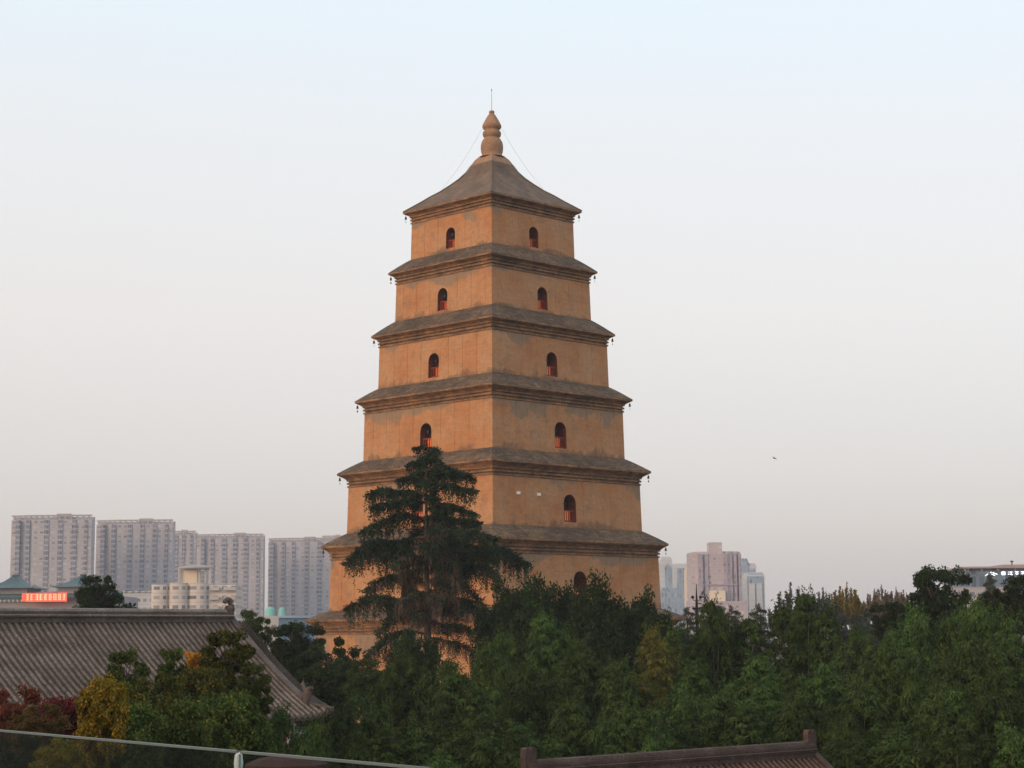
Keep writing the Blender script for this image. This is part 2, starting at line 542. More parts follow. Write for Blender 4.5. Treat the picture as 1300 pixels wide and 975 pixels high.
def wall_face(mb, uvs, P, W, H, win=None):
    """P(u,v) maps metres to 3-D; quads appended with uv (u, v/H)"""
    def put(pts):
        mb.add([P(u, v) for u, v in pts], [tuple(range(len(pts)))])
        uvs.extend([(u, v / H) for u, v in pts])
    if not win:
        n = 6
        for i in range(n):
            a, c = -W / 2 + W * i / n, -W / 2 + W * (i + 1) / n
            put([(a, 0), (c, 0), (c, H), (a, H)])
        return
    w, h, v0 = win
    ap = [(u, v + v0) for u, v in arch_pts(w, h)]
    put([(-W / 2, 0), (-w / 2, 0), (-w / 2, v0), (-W / 2, v0)])
    put([(w / 2, 0), (W / 2, 0), (W / 2, v0), (w / 2, v0)])
    put([(-w / 2, 0), (w / 2, 0), (w / 2, v0), (-w / 2, v0)])
    put([(-W / 2, v0), (-w / 2, v0), (-w / 2, v0 + h - w / 2), (-w / 2, H), (-W / 2, H)])
    put([(w / 2, v0), (W / 2, v0), (W / 2, H), (w / 2, H), (w / 2, v0 + h - w / 2)])
    for (u0, a0), (u1, a1) in zip(ap[1:-2], ap[2:-1]):
        put([(u0, a0), (u0, H), (u1, H), (u1, a1)])


# (half width at wall top, y of wall top, half width at wall foot, y of wall foot), (eave tip half width, y), window (width, height, y of sill seen at face centre)
STOREYS = [
    dict(wt=(102.5, 284), wb=(104, 329), tip=(113.5, 269), win=(1.25, 2.00, 0.55)),
    dict(wt=(122.5, 361), wb=(124.5, 407.5), tip=(133, 346), win=(1.35, 2.15, 0.50)),
    dict(wt=(144.5, 441), wb=(146.5, 492.5), tip=(155, 426), win=(1.45, 2.30, 0.55)),
    dict(wt=(164, 525), wb=(166, 584), tip=(176.5, 508.5), win=(1.55, 2.45, 0.70)),
    dict(wt=(185, 618), wb=(187.5, 676), tip=(199.5, 600), win=(1.65, 2.55, 0.75)),
    dict(wt=(208, 710), wb=(211, 774), tip=(221, 692), win=(1.75, 2.75, 0.80)),
    dict(wt=(228, 804), wb=(235, 930), tip=(242, 785), win=None),
]
BELLS = []
for i, S in enumerate(STOREYS):
    rt, zt = pr(*S['wt']), pz(S['wt'][1])
    if i < 6: rb, zb = pr(*S['wb']), pz(S['wb'][1]) - 0.25
    else: rb, zb = pr(235, 806), 4.0
    H = zt - zb
    mb, uvs = MB(), []
    for k in range(4):
        A, B_ = CORN[k], CORN[(k + 1) % 4]
        Wd = (A - B_).length * rb
        nrm = ((A + B_) / 2).normalized()
        ud = (B_ - A).normalized()

        def P(u, v, A=A, B_=B_, Wd=Wd, off=0.0, nrm=nrm):
            r = rb + (rt - rb) * v / H
            f = u / Wd + 0.5
            q = (A * (1 - f) + B_ * f) * r + nrm * off
            return Vector((q.x, q.y, zb + v))
        win = S['win'] if k in (0, 3) else None
        wall_face(mb, uvs, P, Wd, H, win)
        # slim brick pilasters, half a hand proud of the wall
        u0 = 1.9
        while u0 < Wd / 2 - 0.8:
            for sg in (-1, 1):
                a, c = sg * u0 - 0.13, sg * u0 + 0.13
                for (q0, q1) in (((a, 0.025), (c, 0.025)), ((a, -0.01), (a, 0.025)), ((c, 0.025), (c, -0.01))):
                    mb.add([P(q0[0], 0, off=q0[1]), P(q1[0], 0, off=q1[1]), P(q1[0], H, off=q1[1]), P(q0[0], H, off=q0[1])], [(0, 1, 2, 3)])
                    uvs.extend([(q0[0], 0), (q1[0], 0), (q1[0], 1), (q0[0], 1)])
            u0 += 1.9
        if win:
            w, h, v0 = win
            wm = MB()
            ap = [(u, v + v0) for u, v in arch_pts(w, h)]
            dep = 1.1
            full = ap + [ap[0]]
            for (a0, a1), (c0, c1) in zip(full[:-1], full[1:]):
                wm.quad(P(a0, a1, off=-0.004), P(c0, c1, off=-0.004), P(c0, c1, off=-dep), P(a0, a1, off=-dep), 0)
            wm.add([P(u, v, off=-dep + 0.003) for u, v in ap], [tuple(range(len(ap)))], 1)
            wo_ = wm.build('window', [M['reveal'], M['inside']], pagoda)
            rm = MB()
            rh = h * 0.42
            off = -0.35
            def bar(ua, va, ub, vb, th=0.035):
                pa, pb = P(ua, va, off=off), P(ub, vb, off=off)
                d = (pb - pa)
                side = nrm.cross(d.normalized()) * th
                rm.obox((pa + pb) / 2, d / 2, side, nrm * th)
            bar(-w / 2, v0 + rh, w / 2, v0 + rh, 0.05)
            bar(-w / 2, v0 + 0.12, w / 2, v0 + 0.12, 0.05)
            nb = 6
            for q in range(nb):
                uu = -w / 2 + w * (q + 0.5) / nb
                bar(uu, v0 + 0.02, uu, v0 + rh - 0.05, 0.035)
            pm = MB()
            pm.add([P(u, v, off=-0.62) for u, v in ((-w * 0.30, v0 + 0.02), (w * 0.34, v0 + 0.02), (w * 0.34, v0 + h * 0.44), (-w * 0.30, v0 + h * 0.44))], [(0, 1, 2, 3)])
            rm.build('railing', M['redpaint'], wo_)
            pm.build('door_panel', M['orangedoor'], wo_)
            lm0 = MB(); q0 = P(-w * 0.12, v0 + h * 0.66, off=-0.5)
            lm0.lathe([(0.02, 0.26), (0.13, 0.16), (0.16, 0.0), (0.12, -0.14), (0.02, -0.2)], 8, tuple(q0)); lm0.tube([q0 + Vector((0, 0, 0.24)), q0 + Vector((0, 0, h * 0.30))], 0.015, 4)
            lm0.build('hanging_lantern', M['metal'], wo_)
    w_o = mb.build('wall', M['plaster'], pagoda)
    me = w_o.data
    lay = me.uv_layers.new(name='wall')
    vi = np.zeros(len(me.loops), dtype=np.int32)
    me.loops.foreach_get('vertex_index', vi)
    lay.data.foreach_set('uv', np.array(uvs, dtype=np.float32)[vi].ravel())

    # corbelled cornice: a dentil band, then courses stepping out to the tip
    Rt, Zt = pr(*S['tip']), pz(S['tip'][1])
    prof = [(rt - 0.05, zt - 0.02)]
    z = zt
    for stp in ((0.12, 0.16), (-0.10, 0.14), (0.16, 0.16), (-0.04, 0.14), (0.20, 0.13)):
        prof += [(rt + stp[0], z), (rt + stp[0], z + stp[1])]
        z += stp[1]
    n = 8
    r_in, z_in, z_out = rt + 0.18, z, Zt - 0.14
    for q in range(n):
        f0 = ((q + 1) / n) ** 1.35
        rr = r_in + (Rt - r_in) * f0
        za, zc = z_in + (z_out - z_in) * q / n, z_in + (z_out - z_in) * (q + 1) / n
        prof += [(rr, za), (rr, zc)]
    prof += [(Rt, z_out), (Rt, Zt - 0.01)]
    ev = MB()
    loft(ev, prof)
    # dentil teeth: bricks set on edge, in two rows
    for row, (zz, rr) in enumerate(((zt + 0.165, rt - 0.03), (zt + 0.445, rt + 0.03))):
        for k in (0, 3):
            A, B_ = CORN[k] * rr, CORN[(k + 1) % 4] * rr
            nn = int((A - B_).length / 0.34)
            nrm = ((A + B_) / 2).normalized()
            ud = (B_ - A).normalized()
            for q in range(nn):
                p = A + (B_ - A) * ((q + 0.5) / nn)
                ev.obox(p + Vector((0, 0, zz + 0.045)) + nrm * 0.03, ud * 0.075, nrm * 0.06, Vector((0, 0, 0.035)))
    ev.build('eave', M['eave'], pagoda)
    # the weathered slope above the tip, running back to the storey above
    if i > 0:
        U = STOREYS[i - 1]
        ru, zu = pr(*U['wb']), pz(U['wb'][1])
        n = 9
        rings = []
        for q in range(n + 1):
            f = q / n
            rr = Rt + (ru - Rt) * f
            zz = Zt + (zu - Zt) * (math.sin(f * math.pi / 2) * 0.16 + f * 0.84)
            if q > 0: rings.append((rr + 0.05, zz - 0.03))
            rings.append((rr, zz))
        rings.append((ru - 0.3, zu + 0.02))
        sl = MB()
        # finer split along the sides lets the surface be uneven
        for (r0, z0), (r1, z1) in zip(rings[:-1], rings[1:]):
            for k in range(4):
                a, c = CORN[k], CORN[(k + 1) % 4]
                m_ = 40
                for j in range(m_):
                    f0, f1 = j / m_, (j + 1) / m_
                    def wob(f, r, z):
                        p = (a * (1 - f) + c * f)
                        s_ = 0.05 * math.sin(p.x * r * 1.7 + z * 3.1) + 0.05 * math.sin(p.y * r * 2.3 + z * 5 + i)
                        edge = min(1, 8 * f, 8 * (1 - f)) * max(0.0, 1 - 1.3 * (z - Zt) / (zu - Zt))
                        return p * r + Vector((0, 0, z + s_ * edge * (1 if z > Zt + 0.05 else 0)))
                    sl.quad(wob(f0, r0, z0), wob(f1, r0, z0), wob(f1, r1, z1), wob(f0, r1, z1))
        sl.build('eave_slope', M['slope'], pagoda)
    BELLS.append((i, Rt, Zt))

# the pointed roof
top_prof = [(113.5, 269), (106, 265), (91, 257), (78, 249.5), (66, 243.5), (54, 236), (42, 227.5), (33, 219), (27, 210), (22, 203.5), (15, 198)]
Rr = [(pr(h_, y_), pz(y_)) for h_, y_ in top_prof]
rf = MB()
n = 34
for (r0, z0), (r1, z1) in zip(Rr[:-1], Rr[1:]):
    for k in range(4):
        a, c = CORN[k], CORN[(k + 1) % 4]
        sp_ = 0.0
        for j in range(n):
            f0, f1 = j / n, (j + 1) / n
            q = lambda f, r, z: (a * (1 - f) + c * f) * r + Vector((0, 0, z))
            mi = 1 if z0 > pz(212) else 0
            rf.quad(q(f0, r0, z0), q(f1, r0, z0), q(f1, r1, z1), q(f0, r1, z1), mi)
roof = rf.build('roof', [M['pagoda_roof'], M['finial']], pagoda)
hp = MB()
for k in range(4):
    hp.tube([CORN[k] * (r + 0.02) + Vector((0, 0, z + 0.03)) for r, z in Rr[:-2]], [0.07] * (len(Rr) - 5) + [0.055, 0.03, 0.01], 6)
hp.build('hip_ridge', M['pagoda_roof'], roof)
# gourd finial
gp = [(16, 200), (12.4, 197.3), (13.6, 194), (14.3, 189), (14.2, 185), (13.2, 180.5), (11.2, 177.2), (9.3, 175.8), (9.3, 175.0), (11.0, 173.6), (11.9, 170.4), (11.2, 167.4), (9.0, 165.8), (9.0, 165.0),
      (11.2, 163.6), (12.3, 161.2), (11.6, 158.3), (9.2, 153.8), (6.6, 149.3), (4.5, 146.0), (3.1, 144.6), (3.0, 144), (3.8, 142.6), (2.8, 140.8), (0.05, 140)]
gm = MB()
gm.lathe([(pr(h_, y_), pz(y_)) for h_, y_ in gp], 24)
fin = gm.build('finial', M['finial'], pagoda, smooth=True)
rd = MB()
rd.tube([(0, 0, pz(141)), (0, 0, pz(113.5))], [0.035, 0.02], 6)
rd.lathe([(0.02, pz(115.5)), (0.07, pz(114.5)), (0.07, pz(114)), (0.02, pz(113))], 8)
rd.build('lightning_rod', M['wire'], fin)
for sg in (-1, 1):
    wr = MB()
    p0, p1 = Vector((sg * pr(12, 163), 0, pz(163))), Vector((sg * pr(64, 240), 0, pz(240)))
    pts = []
    for q in range(9):
        f = q / 8
        p = p0.lerp(p1, f)
        p.z -= 0.35 * math.sin(math.pi * f)
        pts.append(p)
    wr.tube(pts, 0.010, 4)
    wr.build('guy_wire', M['wire'], fin)
# two small white fittings on the third storey
for px, py in ((657, 626), (683, 628)):
    S = STOREYS[4]
    rb, zb = pr(*S['wb']), pz(S['wb'][1])
    u = None
    # intersection of the sight line with the right-hand face  x - y = r (face between the near and right corners)
    rr = rb * 0.992
    d = at(px, py, 1.0) - Vector((0, 0, CAM_Z))
    k = (PX - PD + rr) / (d.x - d.y) if abs(d.x - d.y) > 1e-6 else 0
    k = (rr + PX - PD) / (d.x - d.y)
    p = Vector((0, 0, CAM_Z)) + d * k
    lm = MB()
    nrm = Vector((1, -1, 0)).normalized()
    lm.obox(Vector((p.x - PX, p.y - PD, p.z)) + nrm * 0.1, Vector((1, 1, 0)).normalized() * 0.14, nrm * 0.12, Vector((0, 0, 0.13)))
    lm.obox(Vector((p.x - PX, p.y - PD, p.z)) + nrm * 0.25, Vector((1, 1, 0)).normalized() * 0.10, nrm * 0.03, Vector((0, 0, 0.09)))
    lm.build('wall_fitting', M['white'], pagoda)
# stone base under the tower
bs = MB()
rb_ = pr(300, 806)
loft(bs, [(rb_, 0), (rb_, 3.6), (rb_ + 0.3, 3.6), (rb_ + 0.3, 4.0)], cap_top=True)
bs.build('stone_base', M['stone'], pagoda)

# wind bells under the eave corners
ORD = ['top', 'second', 'third', 'fourth', 'fifth', 'sixth', 'lowest']


def bell_mesh():
    m = MB()
    m.tube([(0, 0, 0), (0, 0, -0.28)], 0.02, 5)
    m.lathe([(0.03, -0.25), (0.10, -0.30), (0.14, -0.42), (0.16, -0.58), (0.21, -0.68)], 10)
    m.lathe([(0.21, -0.68), (0.18, -0.66), (0.02, -0.40)], 10)
    return m.mesh('bell')


def clapper_mesh():
    m = MB()
    m.tube([(0, 0, -0.5), (0, 0, -0.98)], 0.014, 5)
    m.obox((0, 0, -1.06), (0.10, 0, 0), (0, 0.02, 0), (0, 0, 0.11))
    return m.mesh('clapper')


BM_, CM_ = bell_mesh(), clapper_mesh()
BM_.materials.append(M['metal']); CM_.materials.append(M['metal'])
for i, Rt, Zt in BELLS:
    for sg in (-1, 1):
        if i == 6 and sg > 0: continue
        o = empty('wind_bell', (PX + sg * (Rt - 0.28), PD, Zt - 0.2))
        o.rotation_euler = (0, 0, random.uniform(0, 3))
        tag(o, 'small dark wind bell under the %s corner of the %s eave of the pagoda' % ('left' if sg < 0 else 'right', ORD[i]), 'bell', 'wind bells under the pagoda eaves')
        o.scale = (0.62, 0.62, 0.72)
        obj('bell', BM_, None, o)
        obj('clapper', CM_, None, o)

# ------------------------------------------------------------------ halls with barrel-tiled roofs
def hall(name, label, right, ang, L, W, v1, zr, ze, spacing, mats, ridge_h=0.75, blocky=False, left_gable=False, group=None):
    """right: world x,y of the right ridge end. u runs along the ridge (away to the right), v down the slope to the camera's right"""
    root = empty(name, (right[0], right[1], 0), ang)
    tag(root, label, 'temple hall', group)
    lip = W - v1

    def prof(v):
        f = min(max(v / W, 0), 1.2)
        return zr - (zr - ze) * (f * 1.22 - 0.22 * f * f)

    def up(u, v):
        """corner upturn"""
        du = max(0.0, (u - (lip - 2.0)) / 2.0)
        dv = max(0.0, (abs(v) - (W - 2.2)) / 2.2)
        return 0.28 * min(1, du) ** 2 * min(1, dv) ** 1.5

    def pt(u, v, off=0.0):
        return Vector((u, -v, prof(abs(v)) + up(u, v) + off))
    for side in (1, -1):
        pan, rib = MB(), MB()
        nu = int(round((L + lip) / spacing))
        for a in range(nu + 1):
            u = lip - 0.12 - a * spacing
            if u < -L: break
            vs = max(0.12, v1 + u) if u > 0 else 0.12
            nseg = 14
            vv = [vs + (W - vs) * q / nseg for q in range(nseg + 1)]
            rr = spacing * 0.27
            # half-round cover tiles with a visible joint every 35 cm
            base = len(rib.v)
            prev = None
            ntile = max(3, int((W - vs) / 0.42))
            for q in range(ntile):
                va, vb = vs + (W - vs) * q / ntile, vs + (W - vs) * (q + 1) / ntile
                ring = []
                jit = random.uniform(-0.02, 0.02)
                for vq, rq in ((va, rr * 0.86), (vb, rr)):
                    for s_ in range(7):
                        th = math.pi * s_ / 6
                        ring.append(pt(u + jit + rq * math.cos(th), side * vq, 0.02 + rq * math.sin(th)))
                rib.add(ring, [(s_, s_ + 1, s_ + 8, s_ + 7) for s_ in range(6)])
            # end disc
            pc = pt(u, side * W, 0.02)
            disc = [pc + Vector((rr * 1.1 * math.cos(th), -side * 0.03, rr * 1.1 * math.sin(th))) for th in [2 * math.pi * s_ / 10 for s_ in range(10)]]
            disc2 = [p + Vector((0, side * 0.08, 0)) for p in disc]
            rib.add(disc + disc2, [tuple(range(10))] + [(s_, (s_ + 1) % 10, 10 + (s_ + 1) % 10, 10 + s_) for s_ in range(10)])
            # pan strip
            ul = u - spacing
            for q in range(nseg):
                va, vb = vv[q], vv[q + 1]
                lo = 0.0
                pan.quad(pt(u, side * va, lo), pt(ul, side * (vv[q] if ul <= 0 else vv[q]), lo), pt(ul, side * vb, lo), pt(u, side * vb, lo))
                pan.quad(pt(u, side * va, lo - 0.16), pt(u, side * vb, lo - 0.16), pt(ul, side * vb, lo - 0.16), pt(ul, side * va, lo - 0.16))
            pan.quad(pt(u, side * W, 0), pt(ul, side * W, 0), pt(ul, side * W, -0.16), pt(u, side * W, -0.16))
        sl = pan.build('roof_slope', mats['pan'], root)
        rib.build('barrel_tiles', mats['tile'], sl)
        # main descending ridge along the gable edge, then the corner hip
        vg = MB()
        h = ridge_h * 0.42
        ptsv = [(0.10, v) for v in np.linspace(0.0, v1, 9)]
        for (ua, va), (ub, vb) in zip(ptsv[:-1], ptsv[1:]):
            pa, pb = pt(ua, side * va), pt(ub, side * vb)
            for wdt, z0, z1 in ((0.12, -0.05, h), (0.17, h, h + 0.07)):
                ax = Vector((wdt, 0, 0))
                vg.add([pa - ax + Vector((0, 0, z0)), pa + ax + Vector((0, 0, z0)), pb + ax + Vector((0, 0, z0)), pb - ax + Vector((0, 0, z0)),
                        pa - ax + Vector((0, 0, z1)), pa + ax + Vector((0, 0, z1)), pb + ax + Vector((0, 0, z1)), pb - ax + Vector((0, 0, z1))],
                       [(0, 3, 2, 1), (4, 5, 6, 7), (0, 1, 5, 4), (1, 2, 6, 5), (2, 3, 7, 6), (3, 0, 4, 7)])
        vg.build('descending_ridge', mats['ridge'], root)
        hg = MB()
        hh = h * 0.6
        for q in range(8):
            f0, f1 = q / 8, (q + 1) / 8
            pa, pb = pt(0.1 + (lip - 0.1) * f0, side * (v1 + lip * f0)), pt(0.1 + (lip - 0.1) * f1, side * (v1 + lip * f1))
            ax = Vector((0.12, side * 0.12, 0))
            hg.add([pa - ax, pa + ax, pb + ax, pb - ax] + [p + Vector((0, 0, hh)) for p in (pa - ax, pa + ax, pb + ax, pb - ax)],
                   [(0, 3, 2, 1), (4, 5, 6, 7), (0, 1, 5, 4), (1, 2, 6, 5), (2, 3, 7, 6), (3, 0, 4, 7)])
        hg.build('hip_ridge', mats['ridge'], root)
        # beast at the foot of the descending ridge
        bt = MB()
        pb = pt(0.12, side * (v1 + 0.1), h * 0.5)
        bt.tube([pb + Vector((0, 0, -0.3)), pb + Vector((0, 0, 0.2)), pb + Vector((0.05, -side * 0.1, 0.5)), pb + Vector((0.06, -side * 0.28, 0.62))], [0.24, 0.22, 0.17, 0.10], 8)
        bt.tube([pb + Vector((0, side * 0.05, 0.4)), pb + Vector((0, side * 0.22, 0.8)), pb + Vector((0, side * 0.16, 1.0))], [0.09, 0.07, 0.02], 6)
        bt.build('roof_beast', mats['ridge'], root, smooth=True)
    # hip end beyond the gable (the short skirt roof), seen edge on
    sk = MB()
    m_ = 10
    for q in range(m_):
        f0, f1 = q / m_, (q + 1) / m_
        e0, e1 = pt(lip, W - 2 * W * f0), pt(lip, W - 2 * W * f1)
        i0, i1 = Vector((0.1, -(v1 - 2 * v1 * f0), prof(v1))), Vector((0.1, -(v1 - 2 * v1 * f1), prof(v1)))
        sk.quad(e0, e1, i1, i0)
        dz = Vector((0, 0, -0.17))
        sk.quad(e1 + dz, e0 + dz, i0 + dz, i1 + dz)
        sk.quad(e0, e0 + dz, e1 + dz, e1)
    sk.build('skirt_roof', mats['pan'], root)
    gb = MB()
    gb.add([(-0.12, v1, prof(v1)), (-0.12, -v1, prof(v1))] + [(-0.12, -v, prof(abs(v)) - 0.02) for v in np.linspace(v1, -v1, 11)], [tuple(range(13))])
    gb.build('gable_panel', M['lacquer'], root)
    # ridge wall with mouldings
    rg = MB()
    h = ridge_h
    for wdt, z0, z1 in ((0.26, -0.12, 0.10), (0.33, 0.10, 0.17), (0.20, 0.17, h - 0.12), (0.28, h - 0.12, h)):
        rg.box(-L, 0.1, -wdt, wdt, zr + z0, zr + z1)
    rg.build('main_ridge', mats['ridge'], root)
    cp = MB()
    cp.tube([(-L, 0, zr + h + 0.02), (0.1, 0, zr + h + 0.02)], 0.13, 8)
    cp.tube([(-L, -0.32, zr + 0.18), (0.05, -0.32, zr + 0.18)], 0.045, 6)
    cp.build('ridge_cap', mats['cap'], root)
    # curled ridge-end ornaments
    for ue, sg in (((0.0, 1),) if not left_gable else ((0.0, 1), (-L, -1))):
        om = MB()
        s_ = 0.62
        if blocky:     # an upright squared fin with a notched crest
            prof_ = [(-0.42, -0.1), (0.42, -0.1), (0.44, 0.55), (0.50, 0.95), (0.46, 1.42), (0.26, 1.50), (0.18, 1.34), (0.02, 1.30), (-0.08, 1.52), (-0.30, 1.46), (-0.40, 1.20), (-0.34, 0.9), (-0.44, 0.6)]
            n_ = len(prof_)
            va = [(ue + sg * x_ * s_, -0.2 * s_, zr + z_ * s_) for x_, z_ in prof_]
            vb = [(x_, 0.2 * s_, z_) for x_, y_, z_ in va]
            om.add(va + vb, [tuple(range(n_)), tuple(reversed(range(n_, 2 * n_)))] + [(i_, n_ + i_, n_ + (i_ + 1) % n_, (i_ + 1) % n_) for i_ in range(n_)])
            om.tube([(ue, 0, zr), (ue, 0, zr + 0.62 * s_)], [0.42 * s_, 0.36 * s_], 8)
            om.build('ridge_ornament', mats['ridge'], root)
            continue
        om.tube([(ue, 0, zr + 0.0), (ue, 0, zr + h * 0.8), (ue - sg * 0.05, 0, zr + h + 0.3 * s_)], [0.36 * s_, 0.36 * s_, 0.26 * s_], 10)
        arc = [(ue - sg * (0.12 - 0.38 * math.sin(a_)) * s_ * 0.85, 0, zr + h + (0.55 - 0.36 * math.cos(a_)) * s_) for a_ in np.linspace(-0.2, 4.3, 12)]
        om.tube(arc, list(np.linspace(0.30, 0.17, 12) * s_), 10)
        om.tube([(ue + sg * 0.42 * s_, 0, zr + h * 0.6), (ue + sg * 0.46 * s_, 0, zr + h + 0.25 * s_), (ue + sg * 0.40 * s_, 0, zr + h + 0.6 * s_)], [0.10 * s_, 0.11 * s_, 0.07 * s_], 7)
        om.build('ridge_ornament', mats['ridge'], root, smooth=True)
    # rafters under the eave
    ra = MB()
    u = lip - 0.3
    while u > -L:
        p0, p1 = pt(u, W - 0.15, -0.28), pt(u, W - 1.6, -0.28)
        ra.tube([p0, p1], 0.075, 6)
        u -= 0.42
    ra.build('rafters', M['lacquer'], root)
    be = MB()
    be.box(-L, lip - 1.3, -(W - 1.4), -(W - 1.7), ze - 0.75, ze - 0.15)
    be.build('eave_beam', M['lacquer'], root)
    wl_ = MB()
    wl_.box(-L + 0.3, -0.4, -(W - 2.2), (W - 2.2), 0, ze + 0.3)
    wl_.build('wall', M['lacquer'], root)
    u = lip - 1.6
    while u > -L + 0.5:
        cm = MB()
        cm.tube([(u, -(W - 1.55), 0), (u, -(W - 1.55), ze - 0.3)], 0.24, 10)
        cm.build('column', M['lacquer'], root)
        u -= 4.2
    return root


HM = dict(pan=M['hall_pan'], tile=M['hall_tile'], ridge=M['ridge'], cap=M['ridge_cap'])
HR = 85.0
p_r = at(290, 787, HR)
hall('temple_hall', 'large temple hall with grey barrel tiled roof sloping behind the bushes', (p_r.x, p_r.y), R(48), 16.5, 6.0, 5.05, p_r.z, p_r.z - 4.15, 0.31, HM, ridge_h=0.34)
RM = dict(pan=M['red_pan'], tile=M['red_tile'], ridge=M['red_ridge'], cap=M['red_ridge'])
p_r = at(1028, 957, 75.0)
hall('gate_hall', 'low hall with a red brown tiled roof at the foot of the bamboo', (p_r.x, p_r.y), R(42), 15.0, 4.6, 4.0, p_r.z, p_r.z - 2.9, 0.30, RM, ridge_h=0.36, left_gable=True, blocky=True)

# ------------------------------------------------------------------ plants
def blades(cent, axis, side, L, W):
    """rhombic leaves as one vertex/face block"""
    n = len(cent)
    L = np.asarray(L).reshape(-1, 1); W = np.asarray(W).reshape(-1, 1)
    p0 = cent
    p1 = cent + axis * L * 0.45 + side * W
    p2 = cent + axis * L
    p3 = cent + axis * L * 0.45 - side * W
    v = np.stack([p0, p1, p2, p3], axis=1).reshape(-1, 3)
    return v


def leaf_mesh(name, vs, mat):
    v = np.concatenate(vs).astype(np.float32)
    n = len(v) // 4
    me = bpy.data.meshes.new(name)
    me.vertices.add(4 * n)
    me.vertices.foreach_set('co', v.ravel())
    me.loops.add(4 * n)
    me.loops.foreach_set('vertex_index', np.arange(4 * n, dtype=np.int32))
    me.polygons.add(n)
    me.polygons.foreach_set('loop_start', np.arange(0, 4 * n, 4, dtype=np.int32))
    me.update(calc_edges=True)
    if mat: me.materials.append(mat)
    return me


def unit(a):
    return a / np.maximum(np.linalg.norm(a, axis=1, keepdims=True), 1e-9)


def rnd_dirs(n):
    return unit(rng.normal(size=(n, 3)))


def perp(ax):
    r = rnd_dirs(len(ax))
    return unit(np.cross(ax, r))


def make_bamboo(nl, spread, H=13.0, leaf=(0.24, 0.040), dens=1.0):
    """a clump of culms; each bundle of culms ends in a rounded nodding plume of drooping leaf sprays"""
    culm = MB()
    vs = []
    for c in range(nl):
        a = 2 * math.pi * (c + 0.6 * random.random()) / max(1, nl - 1)
        off = 0.0 if c == 0 else spread * random.uniform(0.62, 0.95)
        h = H if c == 0 else H * random.uniform(0.70, 0.95)
        rad = spread * random.uniform(0.46, 0.62)
        dep = H * random.uniform(0.30, 0.40)
        cx, cy = off * math.cos(a), off * math.sin(a)
        for q in range(3):
            ja, jo = random.uniform(0, 6.28), rad * 0.4
            culm.tube([(cx * 0.45 + jo * 0.6 * math.cos(ja), cy * 0.45 + jo * 0.6 * math.sin(ja), 0), (cx * 0.7, cy * 0.7, h * 0.5), (cx + jo * 0.5 * math.cos(ja), cy + jo * 0.5 * math.sin(ja), h * 0.85),
                       (cx + jo * 1.2 * math.cos(ja), cy + jo * 1.2 * math.sin(ja), h * 0.97)], [0.06, 0.045, 0.02, 0.008], 5)
        # the plume is a pile of small drooping tufts with dark gaps between them
        ntuft = int(34 * dens)
        ga = 2.399963
        for q in range(ntuft):
            f = ((q + random.random()) / ntuft) ** 1.15      # 0 top .. 1 low
            env = math.sqrt(max(0.0, 1 - (1 - min(1, f / 0.42)) ** 2)) if f < 0.42 else 1 - 0.45 * ((f - 0.42) / 0.58) ** 1.3
            az = q * ga + random.uniform(-0.5, 0.5)
            d = np.array([math.cos(az), math.sin(az), 0.0])
            tr_ = rad * random.uniform(0.26, 0.46)
            rr = max(0.0, rad * env * random.uniform(0.72, 1.15) - 0.3 * tr_)
            p = np.array([cx, cy, h - dep * f - 0.35 * tr_]) + d * rr
            m_ = int(150 * (tr_ / (0.36 * rad)) ** 2)
            dd = rnd_dirs(m_)
            dd[:, 2] = np.abs(dd[:, 2]) * np.where(rng.random(m_) < 0.85, 1, -1)
            cen = p + dd * (rng.uniform(0.80, 1.05, m_) * tr_)[:, None] * np.array([1, 1, 0.75])
            hor = unit(dd * np.array([1, 1, 0.001]) + d * 0.35 + rng.normal(size=(m_, 3)) * 0.25)
            ax = unit(hor * 0.7 + np.array([0, 0, -0.75]) + rng.normal(size=(m_, 3)) * 0.40)
            nrm = unit(dd * 0.5 + np.array([0, 0, 0.8]) + rng.normal(size=(m_, 3)) * 0.3)
            sd = unit(np.cross(ax, nrm))
            vs.append(blades(cen, ax, sd, leaf[0] * rng.uniform(0.7, 1.5, m_), leaf[1] * rng.uniform(0.7, 1.4, m_)))
        # loose tips that break the outline
        for q in range(int(26 * dens)):
            az = random.uniform(0, 6.28); f = random.random() ** 2 * 0.6
            d = np.array([math.cos(az), math.sin(az), 0.0])
            p = np.array([cx, cy, h - dep * f + 0.05]) + d * rad * min(1.0, 0.25 + f * 2) * 1.05
            m_ = 9
            tt = rng.random(m_)
            cen = p + (d * 0.35 + np.array([0, 0, 0.45]))[None, :] * tt[:, None] + rng.normal(size=(m_, 3)) * 0.04
            ax = unit(d * 0.6 + np.array([0, 0, 0.1]) + rng.normal(size=(m_, 3)) * 0.6)
            vs.append(blades(cen, ax, perp(ax), leaf[0] * rng.uniform(0.7, 1.3, m_), leaf[1] * rng.uniform(0.6, 1.1, m_)))
    return culm.mesh('culm'), leaf_mesh('foliage', vs, None)


def crown_width(me):
    a = np.zeros(len(me.vertices) * 3, dtype=np.float32)
    me.vertices.foreach_get('co', a)
    a = a.reshape(-1, 3)
    return 2 * float(np.percentile(np.hypot(a[:, 0], a[:, 1]), 95))


def crown_top(me):
    a = np.zeros(len(me.vertices) * 3, dtype=np.float32)
    me.vertices.foreach_get('co', a)
    return float(np.percentile(a.reshape(-1, 3)[:, 2], 99.7))


